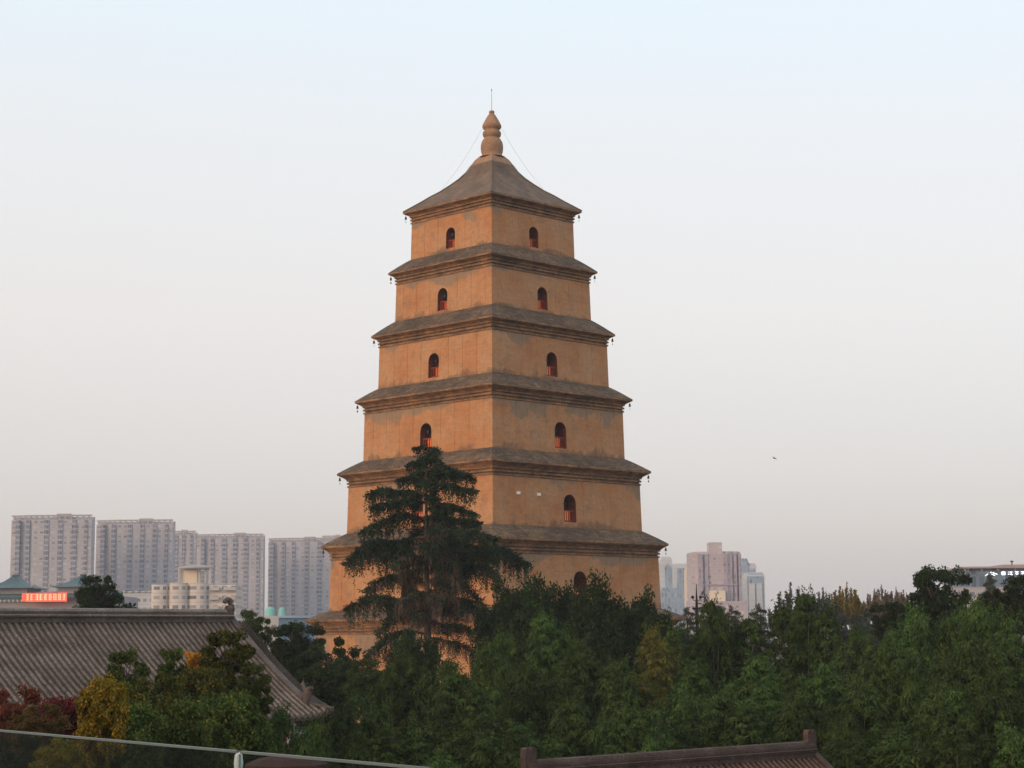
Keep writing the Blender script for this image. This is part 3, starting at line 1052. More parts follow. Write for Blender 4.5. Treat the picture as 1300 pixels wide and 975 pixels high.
def make_broad(cr, hv, nl=44, per=520, leaf=(0.24, 0.11), gap=1.0):
    """a limbed crown: clumps of leaves over and inside an uneven dome. z = 0 at the fork, top near hv.
    returns bole (1 m, stretched to fit), limbs, crown"""
    bo = MB()
    bo.tube([(0, 0, 0), (0.02, 0.01, 0.35), (-0.02, 0.02, 0.7), (0, 0, 1.0)], [cr * 0.085, cr * 0.068, cr * 0.06, cr * 0.055], 9)
    tr = MB()
    tr.tube([(0, 0, -0.3), (cr * 0.05, 0, hv * 0.3), (0, cr * 0.05, hv * 0.8)], [cr * 0.055, cr * 0.04, cr * 0.01], 7)
    vs = []
    ga = math.pi * (3 - math.sqrt(5))
    lob = [(random.uniform(0, 6.28), random.uniform(0.1, 0.95), random.uniform(0.78, 1.22)) for _ in range(9)]
    for i in range(nl):
        f = (i + 0.5) / nl                              # 0 low .. 1 top
        az = i * ga + random.uniform(-0.4, 0.4)
        el = math.asin(min(1.0, -0.92 + 1.90 * f))
        rad = random.uniform(0.62, 1.0) if i % 4 else random.uniform(0.2, 0.6)
        amp = 1.0
        for la, lf, lk in lob:
            dd = math.cos(az - la) * 0.5 + 0.5 - abs(f - lf)
            if dd > 0.45: amp *= 1 + (lk - 1) * min(1, (dd - 0.45) * 2.5)
        rr = cr * 0.80 * rad * amp * math.cos(el) ** 0.8
        p = Vector((rr * math.cos(az), rr * math.sin(az), hv * 0.47 + hv * 0.47 * rad * amp * math.sin(el)))
        s0 = Vector((0, 0, max(0, min(p.z * 0.75, p.z - rr * 0.5))))
        mid = s0.lerp(p, 0.5) + Vector((0, 0, 0.12 * rr))
        tr.tube([s0, mid, p], [cr * 0.022, cr * 0.014, cr * 0.004], 5)
        cs = cr * random.uniform(0.18, 0.34) * gap
        sub = random.randint(3, 5)
        for s_ in range(sub):
            o = Vector(tuple(rnd_dirs(1)[0])) * cs * random.uniform(0.2, 0.95)
            q = p + Vector((o.x, o.y, o.z * 0.75))
            rd_ = cs * random.uniform(0.4, 0.8)
            m_ = int(per / sub * random.uniform(0.8, 1.2))
            d = rnd_dirs(m_)
            kk = rng.random(m_) ** 0.45
            cen = np.array(tuple(q)) + d * (kk * rd_)[:, None] * np.array([1, 1, 0.8])
            ax = unit(d * 0.7 + rng.normal(size=(m_, 3)) * 0.7 + np.array([0, 0, -0.2]))
            vs.append(blades(cen, ax, perp(ax), leaf[0] * rng.uniform(0.7, 1.4, m_), leaf[1] * rng.uniform(0.7, 1.3, m_)))
    return bo.mesh('trunk'), tr.mesh('limbs'), leaf_mesh('crown', vs, None)


def make_cypress(H, cr, plumes=7, nt=90, per=70, leaf=(0.26, 0.085)):
    """several dense upright plumes with knobbly tufts on one trunk"""
    tr = MB()
    tr.tube([(0, 0, 0), (0, 0, H * 0.5), (0, 0, H * 0.9)], [H * 0.02, H * 0.012, H * 0.003], 8)
    vs = []
    for i in range(plumes):
        a = 2 * math.pi * i / max(1, plumes - 1) + random.uniform(-0.3, 0.3)
        ro = 0 if i == 0 else cr * random.uniform(0.42, 0.68)
        top = H if i == 0 else H * random.uniform(0.82, 0.98)
        bot = H * random.uniform(0.20, 0.36)
        wd = cr * random.uniform(0.42, 0.56)
        tr.tube([(0, 0, bot * 0.8), (ro * 0.7 * math.cos(a), ro * 0.7 * math.sin(a), bot + (top - bot) * 0.3), (ro * math.cos(a), ro * math.sin(a), top * 0.95)], [H * 0.008, H * 0.006, 0.02], 5)
        for k in range(nt):
            f = (k + random.random()) / nt
            env = (math.sin(math.pi * min(1.0, 0.18 + 0.62 * f)) ** 0.7) * (1 - 0.2 * f)
            az = random.uniform(0, 2 * math.pi)
            rr = wd * env * random.uniform(0.25, 1.0)
            c = np.array([ro * math.cos(a) * (0.6 + 0.4 * f) + rr * math.cos(az), ro * math.sin(a) * (0.6 + 0.4 * f) + rr * math.sin(az), bot + (top - bot) * f])
            m_ = per
            d = rnd_dirs(m_)
            rad = cr * random.uniform(0.13, 0.24)
            cen = c + d * (rng.random(m_) ** 0.5 * rad)[:, None] * np.array([1, 1, 1.3])
            ax = unit(np.array([math.cos(az) * 0.6, math.sin(az) * 0.6, 0.6]) + rng.normal(size=(m_, 3)) * 0.6)
            vs.append(blades(cen, ax, perp(ax), leaf[0] * rng.uniform(0.7, 1.4, m_), leaf[1] * rng.uniform(0.7, 1.3, m_)))
    return tr.mesh('trunk'), leaf_mesh('crown', vs, None)


def make_cedar(H, branches, dens=1.0, bare=()):
    """deodar: straight trunk, long drooping boughs, needle sprays hanging from every branchlet.
    branches: (height, azimuth, length, rise, droop, bareness)"""
    tr = MB(); tw = MB()
    tr.tube([(0, 0, 0), (0.1, 0, H * 0.4), (0, 0, H * 0.8), (0, 0, H * 0.985)], [0.42, 0.30, 0.12, 0.02], 10)
    vs = []
    for (z0, az, L, rise, droop, bare_) in branches:
        d = np.array([math.cos(az), math.sin(az), 0.0]); s = np.array([-d[1], d[0], 0.0])
        pts = []
        ns = 10
        for q in range(ns + 1):
            f = q / ns
            pts.append(d * (L * f) + np.array([0, 0, z0 + rise * math.sin(f * math.pi * 0.6) - droop * f ** 2.6]) + s * (0.12 * L * math.sin(f * 3 + az * 5) * 0.5) + np.array([0, 0, 0.035 * L * math.sin(f * 9 + az * 7)]))
        pts = np.array(pts)
        tr.tube([tuple(p) for p in pts], list(np.linspace(0.035 + 0.016 * L, 0.012, ns + 1)), 5)
        nb = max(6, int(L * 7.5))
        for q in range(nb):
            f = 0.12 + 0.88 * (q + random.random()) / nb
            k = min(ns - 1, int(f * ns)); w = f * ns - k
            p = pts[k] * (1 - w) + pts[k + 1] * w
            bl = (0.35 + 0.30 * L * (1 - f) ** 0.6 * min(1, f * 3)) * random.uniform(0.6, 1.2)
            for sg in (-1, 1):
                bd = unit((s * sg * random.uniform(0.5, 1.0) + d * random.uniform(0.3, 0.9) + np.array([0, 0, random.uniform(-0.10, 0.25)])).reshape(1, 3))[0]
                e = p + bd * bl + np.array([0, 0, -0.30 * bl])
                is_bare = random.random() < bare_
                if is_bare or random.random() < 0.3:
                    tw.tube([tuple(p), tuple((p + e) / 2 + np.array([0, 0, 0.06])), tuple(e)], [0.016, 0.012, 0.006], 3, cap=False)
                if is_bare:
                    for h_ in range(5):
                        q0 = p + (e - p) * random.random()
                        ln = random.uniform(0.3, 1.3)
                        tw.tube([tuple(q0), tuple(q0 + np.array([random.uniform(-.2, .2), random.uniform(-.2, .2), -ln * 0.6])), tuple(q0 + np.array([random.uniform(-.3, .3), random.uniform(-.3, .3), -ln]))], [0.014, 0.012, 0.006], 3, cap=False)
                    if random.random() < 0.6: continue
                m_ = int((14 + 14 * bl) * dens)
                tt = rng.random(m_)
                cen = p + (e - p) * tt[:, None] + rng.normal(size=(m_, 3)) * np.array([0.08, 0.08, 0.04])
                ax = unit(bd + rng.normal(size=(m_, 3)) * 0.55)
                vs.append(blades(cen, ax, perp(ax), rng.uniform(0.14, 0.34, m_), rng.uniform(0.028, 0.055, m_)))
                # strands of needles hanging like a curtain below the branchlet
                for st_ in range(max(1, int((1.2 + 2.4 * bl) * dens))):
                    q0 = p + (e - p) * random.random()
                    ls = (0.25 + random.random() ** 1.8 * 1.5) * (0.45 + 0.10 * L)
                    nbld = max(5, int(ls / 0.055))
                    tt = (np.arange(nbld) + rng.random(nbld)) / nbld
                    sway = rng.normal(size=3) * 0.10
                    cen = q0 + np.array([0, 0, -ls]) * tt[:, None] + (sway * (tt ** 2)[:, None]) + rng.normal(size=(nbld, 3)) * 0.05
                    ax = unit(np.array([0, 0, -1.0]) + rng.normal(size=(nbld, 3)) * 0.55)
                    vs.append(blades(cen, ax, perp(ax), rng.uniform(0.12, 0.30, nbld) * (1.15 - 0.5 * tt), rng.uniform(0.024, 0.046, nbld)))
    # leader tuft
    m_ = 160
    cen = np.stack([rng.normal(size=m_) * 0.12, rng.normal(size=m_) * 0.12, H * rng.uniform(0.95, 1.0, m_)], 1)
    ax = unit(rng.normal(size=(m_, 3)) * 0.7 + np.array([0, 0, 0.4]))
    vs.append(blades(cen, ax, perp(ax), rng.uniform(0.2, 0.5, m_), rng.uniform(0.03, 0.05, m_)))
    return tr.mesh('trunk'), leaf_mesh('crown', vs, None), (tw.mesh('dead_twigs') if tw.v else None)


def make_shoots(cr, hv, ns=44, per=230, leaf=(0.40, 0.10)):
    """a bushy crown from which many slender upright shoots stand out. z = 0 at the fork"""
    bo = MB()
    bo.tube([(0, 0, 0), (0, 0, 1.0)], [cr * 0.07, cr * 0.05], 8)
    tr = MB()
    vs = []
    for i in range(ns):
        az = random.uniform(0, 2 * math.pi)
        ro = cr * math.sqrt(random.random())
        top = hv * (1 - 0.45 * (ro / cr) ** 1.6) * random.uniform(0.66, 1.0)
        b0 = Vector((0.15 * ro * math.cos(az), 0.15 * ro * math.sin(az), -0.2))
        e0 = Vector((ro * math.cos(az), ro * math.sin(az), top))
        mid = Vector((e0.x * 0.95, e0.y * 0.95, top * 0.35))
        tr.tube([b0, mid, e0], [0.06, 0.035, 0.01], 4)
        m_ = per
        tt = rng.uniform(0.25, 1.0, m_)
        P0, P1, P2 = (np.array(tuple(p)) for p in (b0, mid, e0))
        cen = ((1 - tt) ** 2)[:, None] * P0 + (2 * tt * (1 - tt))[:, None] * P1 + (tt ** 2)[:, None] * P2
        cen = cen + rng.normal(size=(m_, 3)) * (cr * 0.15 * (1.04 - tt) ** 1.3)[:, None]
        ax = unit(rng.normal(size=(m_, 3)) * 0.55 + np.array([math.cos(az) * 0.25, math.sin(az) * 0.25, 0.8]))
        vs.append(blades(cen, ax, perp(ax), leaf[0] * rng.uniform(0.6, 1.3, m_), leaf[1] * rng.uniform(0.6, 1.3, m_)))
    return bo.mesh('trunk'), tr.mesh('limbs'), leaf_mesh('crown', vs, None)


_variant = {}


def coloured(me, mat):
    """the same leaf mesh in another species' colours"""
    key = (me.name, mat.name)
    if key not in _variant:
        m2 = me.copy()
        m2.materials.clear()
        m2.materials.append(mat)
        _variant[key] = m2
    return _variant[key]


def plant(name, label, cat, group, meshes, parts, mats, nominal, px, py, depth, width_px, rz=None, zbase=0.0):
    """stand a plant so that its top is at the height and its crown at the width measured in the photograph"""
    H, cw = crown_top(meshes[1]), crown_width(meshes[1])
    top = at(px, py, depth)
    sz = (top.z - zbase) / H
    sx = (width_px / FPX * depth) / cw
    root = empty(name, (top.x, top.y, zbase), random.uniform(0, 6.28) if rz is None else rz)
    root.scale = (sx, sx, sz)
    tag(root, label, cat, group)
    for me, pn, mt in zip(meshes, parts, mats):
        if me is not None: obj(pn, coloured(me, mt), None, root)
    return root


BAM = [make_bamboo(5, 2.0), make_bamboo(4, 1.8), make_bamboo(6, 2.2), make_bamboo(4, 1.7), make_bamboo(5, 2.1)]
BW = [5.6, 5.0, 6.0, 4.6, 5.4]


def bamboo(px, py, depth, w, label, yellow=False, kind=None):
    k = random.randrange(5) if kind is None else kind
    return plant('bamboo_clump', label, 'bamboo', 'bamboo clumps of the grove below the pagoda', BAM[k], ('culms', 'foliage'),
                 (M['culm'], M['bamboo_yellow'] if yellow else M['bamboo']), (13.0, BW[k]), px, py, depth, w)


# back rows to front rows: (x of top, y of top, distance, width, label)
BAMBOO = [
    (902, 764, 118, 62, 'pointed bamboo clump rising in front of the pink tower'),
    (858, 806, 116, 60, 'green bamboo clump hiding the lowest right corner of the pagoda'),
    (950, 786, 118, 66, 'bamboo clump beneath the pale grey arching cedar'),
    (995, 772, 116, 66, 'bamboo clump just left of the spiky grey crown'),
    (1022, 754, 114, 62, 'tall bamboo clump in front of the spiky grey crown'),
    (1162, 774, 108, 66, 'bright bamboo clump standing against the dark round tree'),
    (1204, 786, 108, 66, 'bamboo clump just right of the dark round tree'),
    (1240, 764, 106, 64, 'high bamboo clump below the office building sign'),
    (1284, 782, 104, 64, 'bamboo clump under the dark tree at the right edge'),
    (1186, 778, 130, 64, 'bamboo clump behind the trunk of the dark round tree'),
    (1222, 770, 112, 60, 'bamboo clump between the dark round tree and the office sign'),
    (1262, 774, 108, 60, 'bamboo clump under the white sign of the office building'),
    (918, 790, 124, 60, 'bamboo clump at the foot of the pink tower'),
    (640, 806, 110, 62, 'bamboo clump below the gap between cedar and dark junipers'),
    (690, 780, 108, 60, 'tallest bamboo clump in front of the left dark juniper'),
    (828, 800, 112, 56, 'yellowing bamboo clump at the foot of the right dark juniper'),
    (512, 838, 106, 60, 'bamboo clump at the foot of the big cedar'),
    (568, 836, 104, 66, 'bamboo clump in front of the cedar trunk and pagoda wall'),
    (455, 876, 92, 66, 'bamboo clump just right of the grey hall eave corner'),
    (805, 850, 96, 70, 'bamboo clump below the yellowing clump'),
    (1130, 826, 94, 74, 'bamboo clump well below the left edge of the dark round tree'),
    (1232, 814, 92, 74, 'bamboo clump well below the office building'),
    (1090, 806, 112, 70, 'bamboo clump in the hollow below the golden far tree tops'),
    (735, 812, 106, 66, 'bamboo clump between the left and middle dark junipers'),
    (622, 828, 100, 70, 'bright bamboo clump below and right of the big cedar'),
    (668, 848, 94, 72, 'rounded bamboo clump in the middle of the grove below the left juniper'),
    (785, 846, 96, 74, 'bamboo clump below the middle dark juniper'),
    (880, 836, 98, 72, 'shadowy bamboo clump below the pointed clump'),
    (962, 838, 98, 76, 'bamboo clump below the pink tower and lower than its neighbours'),
    (1048, 836, 96, 76, 'rounded bamboo clump below the tall clump of the spiky crown'),
    (1270, 822, 92, 76, 'bamboo clump at the right edge in the middle of the grove'),
    (575, 868, 90, 76, 'bamboo clump straight below the big cedar'),
    (608, 905, 84, 76, 'front bamboo clump a little left of the red brown roof ridge end'),
    (725, 876, 90, 78, 'front bamboo clump above the left part of the red brown ridge'),
    (915, 886, 90, 78, 'front bamboo clump over the right half of the red brown ridge'),
    (1010, 890, 88, 78, 'front bamboo clump standing over the right ridge ornament'),
    (470, 916, 84, 74, 'bamboo clump rising just over the right end of the glass rail'),
    (535, 910, 84, 78, 'front bamboo clump left of the red brown roof'),
    (660, 908, 86, 78, 'front bamboo clump above the left end of the red brown roof'),
    (800, 898, 88, 78, 'front bamboo clump left of the middle of the red brown ridge'),
    (868, 880, 92, 74, 'front bamboo clump right of the middle of the red brown ridge'),
    (972, 862, 92, 76, 'front bamboo clump above the right end of the red brown ridge'),
    (1092, 876, 86, 82, 'front bamboo clump right of the red brown roof'),
    (1205, 870, 84, 84, 'front bamboo clump near the lower right'),
    (1262, 856, 84, 84, 'front bamboo clump by the right edge'),
    (620, 935, 76, 86, 'low dark bamboo clump beside the left ridge ornament'),
    (555, 950, 74, 84, 'low bamboo clump at the bottom left of the grove'),
    (1075, 930, 76, 90, 'low dark bamboo clump beside the right ridge ornament'),
    (1140, 926, 74, 94, 'low bamboo clump at the bottom right of the roof'),
    (1215, 922, 72, 96, 'low bamboo clump at the bottom right of the grove'),
    (1285, 915, 72, 96, 'lowest bamboo clump in the bottom right corner'),
]
for px, py, d, w, lab in BAMBOO:
    if py > 800: py += random.uniform(-13, 13)
    bamboo(px, py, d, w * 1.4, lab, yellow=('yellowing' in lab))

# the big cedar in front of the pagoda
CD = 138.0
cedar_top = at(541, 566, CD)
CH = cedar_top.z
k = CD / FPX


def cz(py): return at(541, py, CD).z


br = []
# boughs that draw the outline: (y of root, signed reach in px, droop px)
for (py, reach, rise, droop, bare_) in [(572, 13, 2, 6, 0), (572, -14, 2, 3, 0), (585, 20, 4, 14, 0), (590, -24, 4, 14, 0), (592, 45, 6, 22, 0), (604, 60, 6, 26, 0), (612, -36, 5, 24, 0), (618, 62, 4, 26, 0), (630, -80, 12, 24, 0),
                                 (636, -72, 4, 30, 0), (650, 62, 8, 30, 0), (660, -82, 6, 26, 0), (668, 66, 12, 30, 0.05), (683, -95, 6, 28, 0.1), (690, 90, 18, 28, 0.05), (694, -108, 4, 38, 0.2), (700, 90, 12, 42, 0.1),
                                 (712, 134, 18, 32, 0.0), (720, 92, 8, 50, 0.15), (722, -86, 4, 40, 0.55), (742, 76, 4, 40, 0.4), (757, -104, 8, 20, 0.2), (765, 80, 6, 46, 0.6), (770, -60, 2, 44, 0.5), (790, 62, 6, 30, 0.7), (800, -76, 4, 50, 0.5), (818, -56, 2, 40, 0.8), (815, 60, 4, 26, 0.8)]:
    az = (0 if reach > 0 else math.pi) + random.uniform(-0.4, 0.4)
    br.append((cz(py + random.uniform(-5, 5)), az, abs(reach) * k, rise * k * random.uniform(0.7, 1.5), droop * k * random.uniform(0.2, 1.15), bare_))
# boughs towards and away from the viewer
for q in range(46):
    f = (q + 0.5) / 46
    py = 576 + 215 * f + random.uniform(-9, 9)
    az = random.uniform(0, 2 * math.pi)
    L = (4 + 70 * f ** 0.75) * random.uniform(0.4, 1.0) * (1 if f < 0.75 else 1 - 1.6 * (f - 0.75))
    br.append((cz(py), az, L * k, L * random.uniform(0.05, 0.35) * k, L * random.uniform(0.15, 0.75) * k, min(0.92, max(0, f - 0.30) * 1.7)))
tm, lm_, wm_ = make_cedar(CH, br, 0.92)
root = empty('cedar_tree', (cedar_top.x, CD, 0))
tag(root, 'big drooping dark cedar standing in front of the pagoda', 'tree')
obj('trunk', tm, M['bark'], root); obj('crown', lm_, M['cedar'], root); obj('dead_twigs', wm_, M['twig'], root)

# dark junipers in front of the pagoda
CYP = [make_cypress(17, 3.6, 7), make_cypress(17, 3.2, 6), make_cypress(17, 3.8, 8)]
for k_, (px, py, d, w, lab, kk) in enumerate([
        (640, 748, 134, 70, 'dark juniper right of the cedar, leftmost of the row', 1),
        (689, 740, 132, 78, 'dark juniper with a broad crown left of the lowest visible window', 0),
        (757, 741, 132, 92, 'dark juniper standing against the lowest visible window', 2),
        (817, 758, 132, 66, 'dark juniper near the right wall edge of the pagoda', 1),
        (846, 784, 136, 30, 'narrow young juniper at the right foot of the pagoda', 1),
        (524, 806, 124, 62, 'dark juniper in the shade below the big cedar', 0)]):
    plant('juniper_tree', lab, 'tree', 'dark junipers round the pagoda', CYP[kk], ('trunk', 'crown'), (M['bark'], M['cypress']), (17.0, 6.6), px, py, d, w)

# broadleaf trees
BR = [make_broad(3.8, 8.0, 64, 560, leaf=(0.20, 0.09), gap=0.9), make_broad(3.6, 7.6, 60, 540, leaf=(0.20, 0.09), gap=0.9), make_broad(4.0, 8.4, 56, 560, leaf=(0.22, 0.09), gap=0.95)]
BRS = [make_broad(2.4, 5.0, 60, 560, leaf=(0.15, 0.06)), make_broad(2.2, 4.8, 64, 540, leaf=(0.15, 0.055)), make_broad(1.7, 6.4, 60, 480, leaf=(0.15, 0.05), gap=0.9)]
SH = [make_shoots(3.6, 7.5), make_shoots(3.4, 8.5, 50)]


def tree(name, lab, mesh, mat, px, py, d, w, group=None, tall=1.0):
    """crown of the measured width with its top at the measured height, on a bole down to the ground"""
    bo, li, cr_m = mesh
    top = at(px, py, d)
    sx = (w / FPX * d) / crown_width(cr_m)
    sz = sx * tall
    fork = max(0.6, top.z - crown_top(cr_m) * sz)
    root = empty(name, (top.x, top.y, 0), random.uniform(0, 6.28))
    tag(root, lab, 'tree', group)
    a = obj('trunk', coloured(bo, M['bark']), None, root); a.scale = (sx, sx, fork)
    for pn, me, mt in (('limbs', li, M['bark']), ('crown', cr_m, mat)):
        c = obj(pn, coloured(me, mt), None, root); c.location = (0, 0, fork); c.scale = (sx, sx, sz)
    return root


tree('round_tree', 'dark round broadleaf tree highest on the right skyline', BR[1], M['broad'], 1183, 722, 126, 76, None, 1.25)
tree('round_tree', 'low dark tree on the left flank of the dark round tree', BR[1], M['broad'], 1136, 766, 124, 52)
tree('round_tree', 'dark tree at the right edge in front of the office building', BR[2], M['broad'], 1292, 732, 122, 66, None, 1.2)
tree('round_tree', 'small dark tree between the bamboo and the office building', BR[1], M['mid'], 1262, 752, 128, 44)
tree('round_tree', 'dark green tree rising behind the long ridge of the grey hall', BR[2], M['broad'], 124, 732, 135, 64)
tree('round_tree', 'small tree top peeping over the grey ridge right of the larger one', BR[0], M['broad'], 163, 766, 135, 22)
tree('round_tree', 'tree behind the descending ridge right of the ridge ornament', BR[2], M['mid'], 318, 776, 128, 50)
tree('round_tree', 'dark tree filling the gap between grey hall and pagoda', BR[1], M['broad'], 372, 792, 126, 66)
tree('round_tree', 'dark leafy tree in front of the left foot of the pagoda', BR[0], M['broad'], 418, 812, 116, 78)
tree('round_tree', 'loose leafy tree left of the cedar before the ochre wall', BR[2], M['mid'], 462, 838, 112, 62)
tree('round_tree', 'dark tree behind the curled eave corner of the grey hall', BR[1], M['broad'], 400, 850, 106, 70)

FT = 'far trees on the right skyline'
tree('spiky_tree', 'grey green far tree with spiky upright shoots beside the tallest bamboo', SH[0], M['grey'], 1003, 750, 240, 66, FT)
tree('spiky_tree', 'far tree with slim upright shoots left of the golden tree', SH[1], M['grey'], 1046, 752, 250, 40, FT)
tree('spiky_tree', 'golden far tree with pointed shoots on the skyline', SH[0], M['gold'], 1072, 746, 270, 46, FT)
tree('spiky_tree', 'tan low far tree just right of the golden tree', SH[1], M['tan'], 1090, 766, 280, 30, FT)
tree('spiky_tree', 'tan far tree halfway between golden tree and dark round tree', SH[1], M['tan'], 1115, 748, 290, 36, FT)
tree('spiky_tree', 'pale far tree next to the dark round tree', SH[0], M['tan'], 1139, 750, 290, 34, FT)
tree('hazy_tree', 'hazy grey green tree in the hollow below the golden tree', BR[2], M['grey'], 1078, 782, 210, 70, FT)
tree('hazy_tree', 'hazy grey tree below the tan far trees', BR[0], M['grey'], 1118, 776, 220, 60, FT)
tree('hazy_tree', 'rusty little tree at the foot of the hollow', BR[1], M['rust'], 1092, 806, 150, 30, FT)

# grey cedars behind the right foot of the pagoda
def cedar_far(px, py, d, w, lab, n=26):
    top = at(px, py, d)
    H = top.z
    bb = []
    for q in range(n):
        f = (q + 0.5) / n
        L = w / 2 / FPX * d * (0.25 + 0.8 * f)
        bb.append((H * (0.97 - 0.5 * f), q * 2.4, L, L * 0.22, L * 0.55, 0.0))
    a, c, e = make_cedar(H, bb, 0.9)
    o = empty('cedar_tree', (top.x, d, 0))
    tag(o, lab, 'tree', 'grey cedars behind the pagoda')
    obj('trunk', a, M['bark'], o); obj('crown', c, M['grey'], o)


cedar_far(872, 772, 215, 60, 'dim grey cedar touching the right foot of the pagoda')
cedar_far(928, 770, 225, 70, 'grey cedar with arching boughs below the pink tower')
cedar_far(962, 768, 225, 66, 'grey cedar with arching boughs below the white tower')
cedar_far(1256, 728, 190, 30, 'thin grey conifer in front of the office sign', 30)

# shrubs and small trees before the grey hall
HS = 'garden trees before the grey hall'
tree('maple_tree', 'red leaved maple at the left edge', BRS[0], M['red'], 14, 876, 58, 96, HS)
tree('maple_tree', 'red leaved maple right of the one at the left edge', BRS[1], M['red'], 80, 888, 56, 70, HS)
tree('maple_tree', 'low rusty maple between the two red maples', BRS[0], M['rust'], 48, 896, 52, 76, HS)
tree('garden_tree', 'yellow leaved tree beside the red maple', BRS[1], M['gold'], 132, 864, 45, 66, HS, 1.35)
tree('garden_tree', 'dark green tree with a pointed tip in front of the tiles', BRS[2], M['garden'], 162, 828, 62, 56, HS, 1.2)
tree('garden_tree', 'dark green tree with a pointed tip left of the orange leaves', BRS[2], M['garden'], 216, 826, 64, 48, HS, 1.3)
tree('garden_tree', 'orange leaved tree glowing before the grey tiles', BRS[2], M['orange'], 250, 829, 68, 40, HS, 0.9)
tree('garden_tree', 'tall bushy green tree covering the right half of the grey roof', BRS[2], M['olive'], 287, 803, 64, 78, HS, 1.0)
tree('garden_tree', 'loose green tree by the descending ridge of the grey hall', BRS[2], M['garden'], 322, 846, 62, 46, HS, 1.1)
tree('garden_tree', 'olive green tree right under the orange leaves', BRS[1], M['olive'], 254, 852, 60, 74, HS, 1.3)
tree('garden_tree', 'dull green tree between the yellow tree and the orange leaves', BRS[0], M['olive'], 196, 862, 57, 92, HS, 1.3)
tree('garden_tree', 'dark bushy tree behind the glass joint', BRS[1], M['garden'], 296, 884, 54, 92, HS, 1.2)
tree('garden_tree', 'dark bushy tree left of the glass joint', BRS[0], M['garden'], 228, 892, 50, 110, HS, 1.2)
tree('garden_tree', 'dark bushy tree right above the glass edge beside the yellow leaves', BRS[1], M['garden'], 166, 896, 48, 90, HS, 1.2)
bamboo(356, 902, 66, 84, 'low bamboo clump under the eave of the grey hall', kind=4)
bamboo(404, 916, 72, 84, 'low bamboo clump below the curled eave corner', kind=2)
bamboo(435, 895, 88, 76, 'bamboo clump in the shade right of the hall eave', kind=0)
bamboo(385, 940, 60, 90, 'near bamboo clump low over the right end of the glass', kind=1)
bamboo(450, 945, 62, 96, 'near bamboo clump over the last stretch of the glass rail', kind=3)
tree('garden_tree', 'yellow green tree seen through the glass rail', BRS[0], M['gold'], 70, 939, 42, 60, HS)
tree('garden_tree', 'small yellow tree behind the glass below the red maple', BRS[1], M['gold'], 112, 938, 46, 46, HS)
tree('garden_tree', 'dark tree low behind the left end of the glass', BRS[0], M['broad'], 18, 940, 44, 90, HS)

# ------------------------------------------------------------------ the glass rail of the viewing terrace
def floor_pt(px, py, drop):
    d = at(px, py, 1.0) - Vector((0, 0, CAM_Z))
    s = -drop / d.z
    return Vector((0, 0, CAM_Z)) + d * s


gA, gB = floor_pt(-60, 921, 0.40), floor_pt(545, 974, 0.40)
gd = (gB - gA).normalized()
joint = floor_pt(311, 952.5, 0.40)
tj = (joint - gA).dot(gd)
FLOOR = CAM_Z - 1.6
t = NT('tinted_glass')
t.n.remove(t.p)
tr_ = t.n.new('ShaderNodeBsdfTransparent'); tr_.inputs[0].default_value = (0.72, 0.78, 0.76, 1)
gl_ = t.n.new('ShaderNodeBsdfGlossy'); gl_.inputs['Roughness'].default_value = 0.02
fr_ = t.n.new('ShaderNodeFresnel'); fr_.inputs['IOR'].default_value = 1.3
ms_ = t.n.new('ShaderNodeMixShader')
gg_ = t.n.new('ShaderNodeNewGeometry')
t.l.new(t.math('MULTIPLY', t.math('ADD', fr_.outputs[0], 0.03), t.math('SUBTRACT', 1.0, gg_.outputs['Backfacing'])), ms_.inputs[0]); t.l.new(tr_.outputs[0], ms_.inputs[1]); t.l.new(gl_.outputs[0], ms_.inputs[2])
t.l.new(ms_.outputs[0], t.out.inputs['Surface'])
M['glass'] = t.mat
M['glass_edge'] = plain('polished_green_glass_edge', (0.105, 0.13, 0.12), 0.3, 0.1)
M['steel'] = plain('brushed_steel', (0.62, 0.62, 0.62), 0.3, 0.1, 3, 0.8)
gn = Vector((-gd.y, gd.x, 0))
rail = empty('glass_railing', (gA.x, gA.y, FLOOR))
rail.rotation_euler = (0, 0, math.atan2(gd.y, gd.x))
tag(rail, 'frameless glass railing along the edge of the viewing terrace', 'railing')
hgt = gA.z - FLOOR
LEN = (gB - gA).length
for s0, s1 in ((-1.2, tj - 0.012), (tj + 0.012, LEN)):
    m = MB(); m.box(s0, s1, -0.0055, 0.0055, 0.03, hgt - 0.009)
    pn = m.build('glass_panel', M['glass'], rail)
    m = MB(); m.box(s0, s1, -0.006, 0.006, hgt - 0.0085, hgt)
    m.build('polished_edge', M['glass_edge'], pn)
m = MB()
m.box(tj - 0.005, tj + 0.005, -0.004, 0.004, 0.05, hgt - 0.012)
m.build('joint_strip', M['steel'], rail)
m = MB(); m.box(-1.2, LEN, -0.04, 0.04, 0.0, 0.06)
m.build('base_channel', M['steel'], rail)
# terrace slab under the viewer
m = MB()
m.add([tuple(gA - gd * 1.4 + gn * 0.15), tuple(gB + gd * 3 + gn * 0.15), tuple(gB + gd * 3 - gn * 8), tuple(gA - gd * 1.4 - gn * 8)], [(0, 1, 2, 3)])
m.v = [(x, y, FLOOR - 0.02) for x, y, z in m.v] + [(x, y, FLOOR - 0.4) for x, y, z in m.v]
m.f = [(0, 3, 2, 1), (4, 5, 6, 7), (0, 1, 5, 4), (1, 2, 6, 5), (2, 3, 7, 6), (3, 0, 4, 7)]; m.m = [0] * 6
tag(m.build('terrace', M['concrete']), kind='structure')

